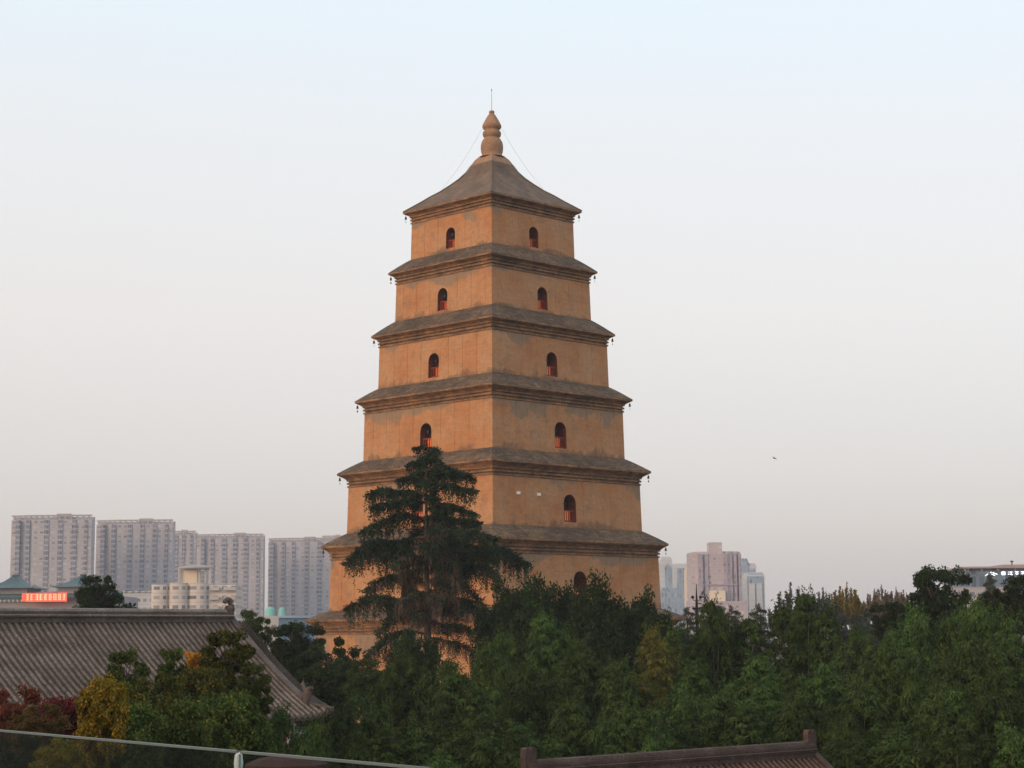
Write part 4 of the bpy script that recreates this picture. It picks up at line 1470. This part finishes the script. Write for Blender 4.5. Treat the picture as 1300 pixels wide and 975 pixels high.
# the dull red parasol below the terrace
M['parasol'] = plain('dull_red_canvas', (0.075, 0.028, 0.024), 0.8, 0.15, 2)
pp = at(364, 958, 41.0)
par = empty('parasol', (pp.x, pp.y, 0))
tag(par, 'dull red parasol below the terrace, seen through the glass right of its joint', 'parasol')
m = MB(); m.tube([(0, 0, 0), (0, 0, pp.z - 0.02)], 0.03, 8); m.build('pole', M['steel'], par)
m = MB()
cv = [(0.02, 0.0), (0.35, -0.03), (0.62, -0.08), (0.9, -0.20), (0.9, -0.36)]
for (r0, z0), (r1, z1) in zip(cv[:-1], cv[1:]):
    for k_ in range(8):
        a0, a1 = k_ * math.pi / 4, (k_ + 1) * math.pi / 4
        m.quad((r0 * math.cos(a0), r0 * math.sin(a0), z0 + pp.z), (r1 * math.cos(a0), r1 * math.sin(a0), z1 + pp.z), (r1 * math.cos(a1), r1 * math.sin(a1), z1 + pp.z), (r0 * math.cos(a1), r0 * math.sin(a1), z0 + pp.z))
m.build('canopy', M['parasol'], par)
lp = at(303, 956, 30.0)
gl0 = empty('garden_lamp', (lp.x, lp.y, 0))
tag(gl0, 'white garden lamp seen through the glass just left of its joint', 'lamp post')
m = MB(); m.tube([(0, 0, 0), (0, 0, lp.z - 0.25)], 0.035, 8); m.build('pole', M['white'], gl0)
m = MB(); m.lathe([(0.02, -0.34), (0.06, -0.30), (0.075, -0.16), (0.06, -0.03), (0.01, 0.02)], 10, (0, 0, lp.z)); m.build('shade', M['white'], gl0)

# ------------------------------------------------------------------ the city behind
M['tower_l'] = tower_mat('hazed_grey_facade', (0.40, 0.37, 0.385), (0.30, 0.295, 0.33))  # distance haze is partly painted into these pale, low-contrast facade colours
M['bay_l'] = tower_mat('blue_grey_glazing', (0.21, 0.225, 0.28), (0.13, 0.15, 0.20), band=(0.25, 0.85), bay=1.6)
M['parapet'] = plain('roof_parapet', (0.34, 0.31, 0.31), 0.8, 0.1, 0.1)


def slab_tower(px0, px1, py_top, depth, label, edge=None, bays=(), H_base=0.0, crown=2.6, dpt=9, mats=('tower_l', 'bay_l'), group='pale apartment towers on the left skyline', rz=0.0, top_y2=None, teeth=True):
    a, c = at(px0, py_top, depth), at(px1 - 1.5, py_top, depth)
    W = c.x - a.x
    H = a.z if top_y2 is None else (a.z + at(px1, top_y2, depth).z) / 2
    o = empty('apartment_tower', ((a.x + c.x) / 2, depth, 0), rz)
    tag(o, label, 'apartment tower', group)
    m = MB()
    e = W * (edge if edge else 0.0) - W / 2
    dz = Vector((0, 0, H - crown))
    if edge:   # plan with a chamfered left end that catches more light
        poly = [(-W / 2, dpt * 0.35), (e, 0), (W / 2, 0), (W / 2, dpt), (-W / 2, dpt)]
    else:
        poly = [(-W / 2, 0), (W / 2, 0), (W / 2, dpt), (-W / 2, dpt)]
    m.prism(poly, 0, H - crown)
    wall = m.build('wall', M[mats[0]], o)
    for f, wf in bays:
        x = -W / 2 + W * f
        w2 = W * wf / 2
        bm_ = MB()
        # glazed balcony stack between two fins
        bm_.box(x - w2, x + w2, -0.5, -0.003 if x > e else dpt * 0.3, 1.0, H - crown - 0.4)
        z = 3.0
        while z < H - crown - 1:
            bm_.box(x - w2 - 0.25, x + w2 + 0.25, -0.8, -0.505, z - 0.18, z + 0.75, 1)
            z += 3.0
        bm_.build('balcony_stack', [M[mats[1]], M[mats[0]]], o)
    if teeth:
        pm = MB()
        n = max(5, int(W / 3.2))
        off = lambda f: (dpt * 0.35 * max(0, 1 - (f * W) / max(1e-3, e + W / 2)) if edge else 0)
        for q in range(n):
            f = (q + 0.5) / n
            x = -W / 2 + W * f
            pm.box(x - 0.5, x + 0.5, off(f) + 0.1, off(f) + 0.9, H - crown + 0.002, H - 0.9)
        pm.box(-W / 2, W / 2, dpt - 2, dpt - 0.2, H - crown + 0.002, H - 0.9)
        for f0, f1 in ((0, edge), (edge, 1)) if edge else ((0, 1),):
            pm.add([(-W / 2 + W * f0, off(f0), H - 0.9), (-W / 2 + W * f1, off(f1), H - 0.9), (-W / 2 + W * f1, off(f1) + 1.2, H - 0.9), (-W / 2 + W * f0, off(f0) + 1.2, H - 0.9),
                    (-W / 2 + W * f0, off(f0), H), (-W / 2 + W * f1, off(f1), H), (-W / 2 + W * f1, off(f1) + 1.2, H), (-W / 2 + W * f0, off(f0) + 1.2, H)],
                   [(0, 3, 2, 1), (4, 5, 6, 7), (0, 1, 5, 4), (1, 2, 6, 5), (2, 3, 7, 6), (3, 0, 4, 7)])
        pm.box(W * 0.05, W * 0.22, 4, dpt - 2.2, H - crown + 0.003, H + 0.9)
        pm.build('roof_parapet', M['parapet'], o)
    return o


slab_tower(13, 118, 654, 1070, 'leftmost grey apartment tower of the left skyline', 0.30, [(0.10, .05), (0.22, .05), (0.45, .055), (0.62, .055), (0.79, .055), (0.93, .04)])
slab_tower(121, 221, 660, 1120, 'second apartment tower from the left, with a long flat roof', 0.30, [(0.10, .05), (0.24, .05), (0.45, .055), (0.61, .055), (0.77, .055), (0.92, .04)])
slab_tower(205, 250, 674, 1300, 'narrow apartment tower half hidden behind its left neighbour', None, [(0.45, .08), (0.65, .08), (0.88, .08)])
slab_tower(249, 336, 678, 1240, 'apartment tower behind the cream building with the round bays', 0.30, [(0.10, .05), (0.24, .05), (0.42, .06), (0.58, .06), (0.74, .06), (0.92, .05)])
slab_tower(340, 424, 683, 1290, 'apartment tower just left of the pagoda', 0.30, [(0.06, .06), (0.24, .05), (0.40, .05), (0.60, .06), (0.80, .06)])
slab_tower(409, 440, 680, 1400, 'apartment tower mostly hidden by the left edge of the pagoda', None, [(0.3, .1), (0.7, .1)])

# cream building with rounded bays and a lantern on the roof
M['cream'] = tower_mat('cream_facade', (0.60, 0.52, 0.46), (0.22, 0.21, 0.22), fl=3.1, bay=3.0, band=(0.40, 0.75))
M['creamtop'] = plain('warm_cream_render', (0.66, 0.54, 0.40), 0.8, 0.08, 0.1)
CDp = 620.0


def Xp(px, d): return at(px, 750, d).x


def Zp(py, d, px=200): return at(px, py, d).z


cb_ = empty('round_bay_building', (Xp(243, CDp), CDp, 0))
tag(cb_, 'cream apartment building with round bays and a canopied lantern on its roof', 'building')
ox = Xp(243, CDp)
m = MB(); m.box(Xp(190, CDp) - ox, Xp(298, CDp) - ox, 3, 18, 0, Zp(743, CDp)); m.build('wall', M['cream'], cb_)
for x0, x1, yt in ((190, 211, 742), (213, 237, 740), (239, 262, 740)):
    m = MB()
    xa, xb = Xp(x0, CDp) - ox, Xp(x1, CDp) - ox
    r_ = (xb - xa) / 2
    arc = [((xa + xb) / 2 + r_ * math.cos(a_), 2.995 + 0.75 * r_ * math.sin(a_)) for a_ in np.linspace(math.pi, 2 * math.pi, 13)]
    m.prism(arc, 0, Zp(yt, CDp))
    m.build('round_bay', M['cream'], cb_)
for x0, x1 in ((265, 277), (283, 298)):
    m = MB()
    z = 4.0
    while z < Zp(748, CDp):
        m.box(Xp(x0, CDp) - ox, Xp(x1, CDp) - ox, 1.4, 2.99, z, z + 1.1)
        z += 3.1
    m.build('balcony_stack', M['concrete'], cb_)
m = MB(); m.box(Xp(226, CDp) - ox, Xp(246, CDp) - ox, 6, 14, Zp(743, CDp) + 0.01, Zp(723, CDp)); m.build('lantern_room', M['creamtop'], cb_)
for x0 in (222, 248, 256, 262):
    m = MB(); m.box(Xp(x0, CDp) - ox, Xp(x0 + 2.5, CDp) - ox, 5, 5.7, Zp(743, CDp) + 0.01, Zp(721, CDp)); m.build('lantern_post', M['concrete'], cb_)
m = MB()
cx_ = Xp(243, CDp) - ox
m.lathe([(0.1, Zp(721.5, CDp)), (6.4, Zp(721.5, CDp)), (6.4, Zp(719.5, CDp)), (3.5, Zp(717.2, CDp)), (0.1, Zp(716.5, CDp))], 20, (cx_, 9, 0)); m.build('canopy', M['parapet'], cb_)
# pale low block behind it
M['lowwhite'] = tower_mat('white_low_facade', (0.52, 0.50, 0.50), (0.20, 0.22, 0.26), fl=3.2, bay=2.4)
m = MB()
ox2 = Xp(172, 700)
m.box(Xp(152, 700) - ox2, Xp(196, 700) - ox2, 0, 16, 0, Zp(752, 700)); m.box(Xp(152, 700) - ox2 - .4, Xp(196, 700) - ox2, -0.4, 17, Zp(752, 700) + .003, Zp(750, 700))
lw = empty('low_block', (ox2, 700, 0)); tag(lw, 'low white block between the dark tree and the cream building', 'building')
m.build('wall', M['lowwhite'], lw)

# theatre-like hall with green hipped roofs and the lit red sign board
M['green_tile'] = plain('blue_green_tile', (0.055, 0.10, 0.105), 0.6, 0.2, 0.3)
M['hallwall'] = plain('grey_hall_wall', (0.30, 0.28, 0.29), 0.8, 0.1, 0.1)
GD = 480.0


def gx(px): return Xp(px, GD)


def gz(py): return Zp(py, GD, 60)


gh = empty('green_roof_hall', (gx(45), GD, 0))
tag(gh, 'long grey hall with two blue green hipped roofs at the left edge', 'building')
o0 = gx(45)
m = MB(); m.box(gx(-60) - o0, gx(150) - o0, 0, 26, 0, gz(757)); m.build('wall', M['hallwall'], gh)
for cxp, hw, yt, ye in ((6, 33, 730, 746), (94, 32, 730, 745)):
    m = MB()
    c_ = gx(cxp) - o0
    w_ = gx(cxp + hw) - gx(cxp)
    prof = [(1.0, gz(ye)), (0.62, gz(ye - 4.5)), (0.34, gz(ye - 9)), (0.10, gz(yt)), (0.08, gz(yt))]
    for (r0, z0), (r1, z1) in zip(prof[:-1], prof[1:]):
        for k_ in range(4):
            s4 = [(-1, -1), (1, -1), (1, 1), (-1, 1)]
            a_, b_ = s4[k_], s4[(k_ + 1) % 4]
            m.quad((c_ + a_[0] * r0 * w_, 10 + a_[1] * r0 * 9, z0), (c_ + b_[0] * r0 * w_, 10 + b_[1] * r0 * 9, z0), (c_ + b_[0] * r1 * w_, 10 + b_[1] * r1 * 9, z1), (c_ + a_[0] * r1 * w_, 10 + a_[1] * r1 * 9, z1))
    m.box(c_ - w_ * 0.10, c_ + w_ * 0.10, 9, 11, gz(yt) + 0.003, gz(yt - 2.2))
    rf_ = m.build('hipped_roof', M['green_tile'], gh)
    for sg in (-1, 1):
        m = MB(); m.tube([(c_ + sg * w_ * 0.95, 1.5, gz(ye) + 0.1), (c_ + sg * w_ * 1.02, 0.9, gz(ye) + 0.7), (c_ + sg * w_ * 1.0, 0.8, gz(ye) + 1.2)], [0.25, 0.3, 0.1], 6)
        m.build('upturned_corner', M['concrete'], rf_)
    m = MB(); m.box(c_ - w_ * 0.75, c_ + w_ * 0.75, 3, 17, gz(757) + 0.003, gz(ye) + 0.05); m.build('roof_storey', M['hallwall'], gh)
m = MB(); m.add([(gx(-60) - o0, -2.0, gz(757.5)), (gx(150) - o0, -2.0, gz(757.5)), (gx(150) - o0, 6, gz(750.5)), (gx(-60) - o0, 6, gz(750.5)),
                 (gx(-60) - o0, -2.0, gz(757.5) - .5), (gx(150) - o0, -2.0, gz(757.5) - .5), (gx(150) - o0, 6, gz(757) - .3), (gx(-60) - o0, 6, gz(757) - .3)],
                [(0, 1, 2, 3), (4, 7, 6, 5), (0, 4, 5, 1), (1, 5, 6, 2), (2, 6, 7, 3), (3, 7, 4, 0)])
m.build('eave_roof', M['green_tile'], gh)
m = MB(); m.box(gx(-60) - o0, gx(34) - o0, -0.6, -0.005, gz(763), gz(758.8)); m.build('white_band', M['white'], gh)
for q in range(12):
    m = MB(); xx = gx(-30 + q * 5.4) - o0
    m.tube([(xx, -1.2, gz(764)), (xx, -1.2, gz(758.5))], 0.16, 6); m.build('column', M['white'], gh)
t = NT('red_led_board'); t.p.inputs['Base Color'].default_value = (0.3, 0.03, 0.02, 1); t.p.inputs['Emission Color'].default_value = (1.0, 0.10, 0.05, 1); t.p.inputs['Emission Strength'].default_value = 0.85; M['led'] = t.mat
t = NT('orange_led_letters'); t.p.inputs['Base Color'].default_value = (0.5, 0.2, 0.1, 1); t.p.inputs['Emission Color'].default_value = (1.0, 0.36, 0.22, 1); t.p.inputs['Emission Strength'].default_value = 1.0; M['led2'] = t.mat
sg_ = empty('sign_board', (gx(62.5), GD - 3, gz(764)))
tag(sg_, 'glowing red sign board with orange characters on the green roofed hall', 'sign')
sw, sh_ = gx(90) - gx(38), gz(753) - gz(764)
m = MB(); m.box(-sw / 2, sw / 2, -0.2, 0.2, 0, sh_); m.build('panel', M['led'], sg_)
m = MB(); m.box(-sw / 2 - 0.9, -sw / 2 - 0.2, -0.1, 0.1, 0.1, sh_ * 0.95); m.build('side_strip', M['led'], sg_)
nc = 9
for q in range(nc):
    m = MB()
    xc = -sw / 2 + sw * (q + 0.5) / nc
    cw = sw / nc * 0.36
    r_ = random.Random(q + 3)
    for s_ in range(3):
        yb = sh_ * (0.2 + 0.28 * s_)
        m.box(xc - cw, xc + cw * r_.uniform(0.4, 1), -0.26, -0.205, yb, yb + 0.16)
    for s_ in range(2):
        xx = xc + cw * r_.uniform(-0.8, 0.8)
        m.box(xx - 0.09, xx + 0.09, -0.33, -0.265, sh_ * 0.15, sh_ * 0.86)
    m.build('character', M['led2'], sg_)

# teal domed low building and the blue fence beside the pagoda
M['teal'] = plain('pale_teal_roof', (0.20, 0.44, 0.40), 0.6, 0.1, 0.2)
M['blue'] = plain('blue_hoarding', (0.10, 0.17, 0.25), 0.6, 0.15, 0.3)
TD = 420.0
o_ = empty('teal_roof_building', (Xp(345, TD), TD, 0)); tag(o_, 'low white building with pale teal domed roofs left of the pagoda', 'building')
m = MB(); m.box(Xp(322, TD) - o_.location.x, Xp(372, TD) - o_.location.x, 0, 12, 0, Zp(783, TD)); m.build('wall', M['concrete'], o_)
for x0, x1, yt in ((333, 346, 771), (350, 359, 772)):
    m = MB(); r_ = (Xp(x1, TD) - Xp(x0, TD)) / 2
    zb, zt_ = Zp(783, TD) + 0.002, Zp(yt, TD)
    m.lathe([(r_, zb), (r_, zb + (zt_ - zb) * .45), (r_ * .9, zb + (zt_ - zb) * .75), (r_ * .5, zt_ - .05), (0.05, zt_)], 16, (Xp((x0 + x1) / 2, TD) - o_.location.x, 5, 0))
    m.build('dome', M['teal'], o_)
o_ = empty('blue_shed', (Xp(380, 380), 380, 0)); tag(o_, 'long blue shed wall left of the lowest pagoda eave', 'building')
m = MB(); m.box(Xp(354, 380) - o_.location.x, Xp(400, 380) - o_.location.x, 0, 9, 0, Zp(786, 380)); m.build('wall', M['blue'], o_)
m = MB(); m.add([(Xp(353, 380) - o_.location.x, -.4, Zp(786, 380) + .003), (Xp(401, 380) - o_.location.x, -.4, Zp(786, 380) + .003), (Xp(401, 380) - o_.location.x, 4.5, Zp(783.5, 380)), (Xp(353, 380) - o_.location.x, 4.5, Zp(783.5, 380)), (Xp(401, 380) - o_.location.x, 9.4, Zp(786, 380) + .003), (Xp(353, 380) - o_.location.x, 9.4, Zp(786, 380) + .003)],
                [(0, 1, 2, 3), (3, 2, 4, 5)]); m.build('roof', M['blue'], o_)

# right skyline
M['pink'] = tower_mat('hazed_pink_facade', (0.45, 0.37, 0.38), (0.36, 0.31, 0.33), fl=3.2, bay=2.6)  # lightened colour carries part of the distance haze
M['pinkbay'] = tower_mat('mauve_glazing', (0.36, 0.30, 0.34), (0.25, 0.23, 0.28), fl=3.2, bay=1.5, band=(0.2, 0.85))
M['pale'] = tower_mat('pale_blue_facade', (0.50, 0.51, 0.53), (0.28, 0.33, 0.39), fl=3.2, bay=60, band=(0.35, 0.8))
M['bluegl'] = tower_mat('blue_curtain_wall', (0.28, 0.34, 0.41), (0.20, 0.26, 0.34), fl=3.2, bay=2.0, band=(0.15, 0.9))
KD = 1000.0
o_ = empty('pink_tower', (Xp(911, KD), KD, 0)); tag(o_, 'pink high rise tower with a small block on its roof', 'tower')
kx = lambda px: Xp(px, KD) - o_.location.x
kz = lambda py: Zp(py, KD, 911)
m = MB()
H_ = kz(700)
poly = [(kx(879), 14), (kx(884), 3), (kx(901), 0), (kx(925), 0), (kx(939), 3), (kx(944.5), 14), (kx(944.5), 30), (kx(879), 30)]
m.prism(poly, 0, H_)
m.build('wall', M['pink'], o_)
for f0, f1 in ((887, 893), (895.5, 900), (920, 924)):
    mm = MB(); mm.box(kx(f0), kx(f1), -0.6, 3.2, 0, kz(703)); mm.build('glazing_strip', M['pinkbay'], o_)
for f0, f1 in ((927.5, 930.5), (932.5, 936), (938.5, 942)):
    mm = MB(); mm.box(kx(f0), kx(f1), 0.2, 9, 0, kz(703)); mm.build('glazing_strip', M['pinkbay'], o_)
mm = MB(); mm.box(kx(884), kx(940), -1.0, -0.61, kz(743), kz(741.5)); mm.build('string_course', M['pinkbay'], o_)
mm = MB(); mm.box(kx(902), kx(919), 4, 14, H_ + 0.003, kz(688)); mm.build('roof_block', M['pink'], o_)
mm = MB(); mm.box(kx(900), kx(920), -3.5, -1.01, 0, kz(750)); mm.build('cream_front', M['creamtop'], o_)
mm = MB(); mm.box(kx(870), kx(946), -8, -3.51, 0, kz(763.5)); mm.build('podium', M['pink'], o_)
PG = 'pale blue towers on the right skyline'


def pale_tower(blocks, d, lab):
    x_mid = sum(b_[0] + b_[1] for b_ in blocks) / (2 * len(blocks))
    o = empty('office_tower', (Xp(x_mid, d), d, 0)); tag(o, lab, 'tower', PG)
    for q, (x0, x1, yt, mt, yy) in enumerate(blocks):
        mm = MB(); a_, c_ = Xp(x0, d) - o.location.x, Xp(x1, d) - o.location.x
        z1 = Zp(yt, d, 900)
        mm.box(a_, c_, yy, yy + 16, 0, z1)
        mm.box(a_ + 0.6, c_ - 0.6, yy + 1, yy + 15, z1 + 0.002, z1 + 1.4)
        mm.build('wall' if mt == 'pale' else 'curtain_wall', M[mt], o)
    return o


pale_tower([(837, 846, 715, 'pale', 0), (840.5, 854, 709, 'pale', 0.9), (844.5, 851.5, 719, 'bluegl', -0.5), (838.5, 861, 749, 'bluegl', -4)], 1150, 'pale tower with a blue centre strip right behind the pagoda edge')
pale_tower([(855, 874, 718, 'pale', 0), (860, 870, 721, 'bluegl', -0.6)], 1200, 'pale ribbon windowed tower left of the pink tower')
pale_tower([(872, 884, 722, 'creamtop', 0)], 1080, 'narrow cream tower touching the left side of the pink tower')
pale_tower([(941, 951, 712, 'bluegl', 0), (951, 961, 718, 'pale', 0.6), (953, 958, 722, 'bluegl', -0.3)], 1250, 'pale blue tower peeping out behind the right of the pink tower')
pale_tower([(946, 971, 730, 'pale', 0), (949, 969, 732, 'bluegl', -0.5), (950.5, 958, 741, 'pale', -1.1), (960.5, 967.5, 741, 'pale', -1.1)], 1100, 'white and blue tower at the right of the pink tower')

# office building with the white sign on the right
OD = 520.0
M['office'] = tower_mat('blue_glass_office', (0.16, 0.21, 0.26), (0.11, 0.155, 0.20), fl=3.6, bay=2.2, band=(0.1, 0.92))
M['officelow'] = tower_mat('pinkish_office_wall', (0.42, 0.36, 0.36), (0.20, 0.23, 0.27), fl=3.6, bay=2.6)
o_ = empty('office_building', (Xp(1262, OD), OD, 0)); tag(o_, 'blue glass office building with a flat pinkish roof at the right edge', 'building')
x_ = lambda px: Xp(px, OD) - o_.location.x
z_ = lambda py: Zp(py, OD, 1262)
M['pinkslab'] = plain('pinkish_roof_slab', (0.36, 0.27, 0.25), 0.8, 0.08, 0.2)
mm = MB(); mm.box(x_(1223), x_(1345), 0, 24, z_(745), z_(725)); mm.build('glass_wall', M['office'], o_)
mm = MB(); mm.box(x_(1222.5), x_(1345), -0.3, 25, 0, z_(745) - 0.003); mm.build('lower_wall', M['officelow'], o_)
mm = MB(); mm.box(x_(1231), x_(1345), 0.8, 22, z_(725) + 0.003, z_(721.5)); mm.build('top_storey', M['office'], o_)
for q in (1226, 1230, 1247.5, 1268, 1290):
    mm = MB(); mm.box(x_(q - 1), x_(q + 1), -0.4, 0.4, z_(725) + 0.004, z_(721.5)); mm.build('roof_pier', M['pinkslab'], o_)
mm = MB(); mm.box(x_(1222), x_(1345), -1.2, 25, z_(721.5) + 0.003, z_(719.3)); mm.box(x_(1277), x_(1345), 2, 20, z_(719.3) + 0.003, z_(716.5)); mm.build('roof_slab', M['pinkslab'], o_)
mm = MB(); mm.tube([(x_(1291), 4, z_(716.5)), (x_(1291), 4, z_(711))], [0.2, 0.12], 6); mm.lathe([(0.1, z_(713.5)), (0.5, z_(712.8)), (0.5, z_(712)), (0.1, z_(711))], 8, (x_(1291), 4, 0)); mm.build('roof_mast', M['metal'], o_)
t = NT('white_lit_letters'); t.p.inputs['Base Color'].default_value = (0.9, 0.9, 0.92, 1); t.p.inputs['Emission Color'].default_value = (0.9, 0.95, 1.0, 1); t.p.inputs['Emission Strength'].default_value = 0.75; M['lit'] = t.mat
sg_ = empty('roof_sign', (Xp(1275, OD), OD - 0.5, z_(733))); tag(sg_, 'white lit sign with a mountain mark on the blue office building', 'sign')
q_ = lambda px, py: Vector((Xp(px, OD) - sg_.location.x, 0, z_(py) - sg_.location.z))


def stroke(mm, p0, p1, th=0.12):
    d = p1 - p0
    sd = Vector((0, 1, 0)).cross(d.normalized()) * th
    mm.obox((p0 + p1) / 2, d / 2, sd, Vector((0, 0.06 + 0.01 * random.random(), 0)))


mm = MB()
for a_, b_ in (((1251, 731), (1258.5, 726.4)), ((1258.5, 726.4), (1266.5, 729.2)), ((1255.5, 727), (1263.5, 730.8)), ((1256.5, 730), (1260, 728.3)), ((1262, 726.8), (1258.5, 727.6))):
    stroke(mm, q_(*a_), q_(*b_))
mm.build('mountain_mark', M['lit'], sg_)
CH_ = [
    [((1272, 726.2), (1276.5, 726.2)), ((1272, 728), (1276.5, 728)), ((1272, 729.8), (1276.5, 729.8)), ((1272.2, 726.2), (1272.2, 729.8)), ((1276.3, 726.2), (1276.3, 729.8)), ((1274.2, 725.4), (1274.2, 730))],
    [((1280.5, 726.2), (1281.3, 726.8)), ((1280.2, 729.9), (1281.2, 728.4)), ((1282.2, 726.4), (1285.8, 726.4)), ((1284, 726.4), (1284, 729.6)), ((1281.8, 729.7), (1286, 729.7))],
    [((1289, 726.2), (1293.6, 726.2)), ((1290, 727.6), (1292.8, 727.6)), ((1291.3, 726.2), (1291.3, 730)), ((1289.4, 728.8), (1293.2, 728.8))],
    [((1296.5, 726.1), (1301, 726.1)), ((1300.8, 726.1), (1296.8, 729.8)), ((1296.5, 729.8), (1301.2, 729.8)), ((1297.2, 728), (1300.4, 728))],
]
for chs in CH_:
    mm = MB()
    for a_, b_ in chs: stroke(mm, q_(*a_), q_(*b_), 0.10)
    mm.build('character', M['lit'], sg_)

# the dark lamp standard right of the pagoda
LD = 200.0
p0 = at(885, 792, LD)
o_ = empty('lamp_standard', (p0.x, p0.y, 0)); tag(o_, 'dark ornamental lamp standard with lantern arms in front of the pink tower', 'lamp post')
zt_ = at(885, 741, LD).z
zz = lambda py: at(885, py, LD).z
m = MB(); m.tube([(0, 0, 0), (0, 0, zz(775)), (0, 0, zz(757)), (0, 0, zt_)], [0.22, 0.18, 0.10, 0.03], 8); m.build('pole', M['metal'], o_)
for sg in (-1, 1):
    for hh, rr in ((772, 0.30), (757.5, 0.42)):
        m = MB()
        m.tube([(0, 0, zz(hh + 6)), (sg * rr * 0.7, 0, zz(hh + 4.5)), (sg * rr, 0, zz(hh + 2))], 0.045, 5); 
        m.lathe([(0.03, zz(hh + 2.5)), (0.17, zz(hh + 1.5)), (0.2, zz(hh)), (0.05, zz(hh - 1.3))], 8, (sg * rr, 0, 0)); m.build('lantern_arm', M['metal'], o_)

# a bird far off over the trees
bp = at(983, 582, 330.0)
m = MB()
m.tube([(-0.42, 0, 0), (-0.2, 0, 0.02), (0.1, 0, 0.03), (0.3, 0, 0.05), (0.42, 0, 0.04), (0.5, 0, 0.02)], [0.015, 0.06, 0.09, 0.06, 0.045, 0.008], 8)
for sg in (-1, 1):
    m.add([(0.16, sg * 0.05, 0.04), (0.22, sg * 0.38, 0.16), (0.08, sg * 0.80, 0.10), (-0.05, sg * 0.40, 0.14), (-0.08, sg * 0.05, 0.04)], [(0, 1, 3, 4), (1, 2, 3)])
bd_ = m.build('bird', M['metal'], None, smooth=True)
bd_.location = bp
bd_.rotation_euler = (0.5, 0.15, 0.6)
tag(bd_, 'tiny dark bird flying in the sky right of the pagoda', 'bird')
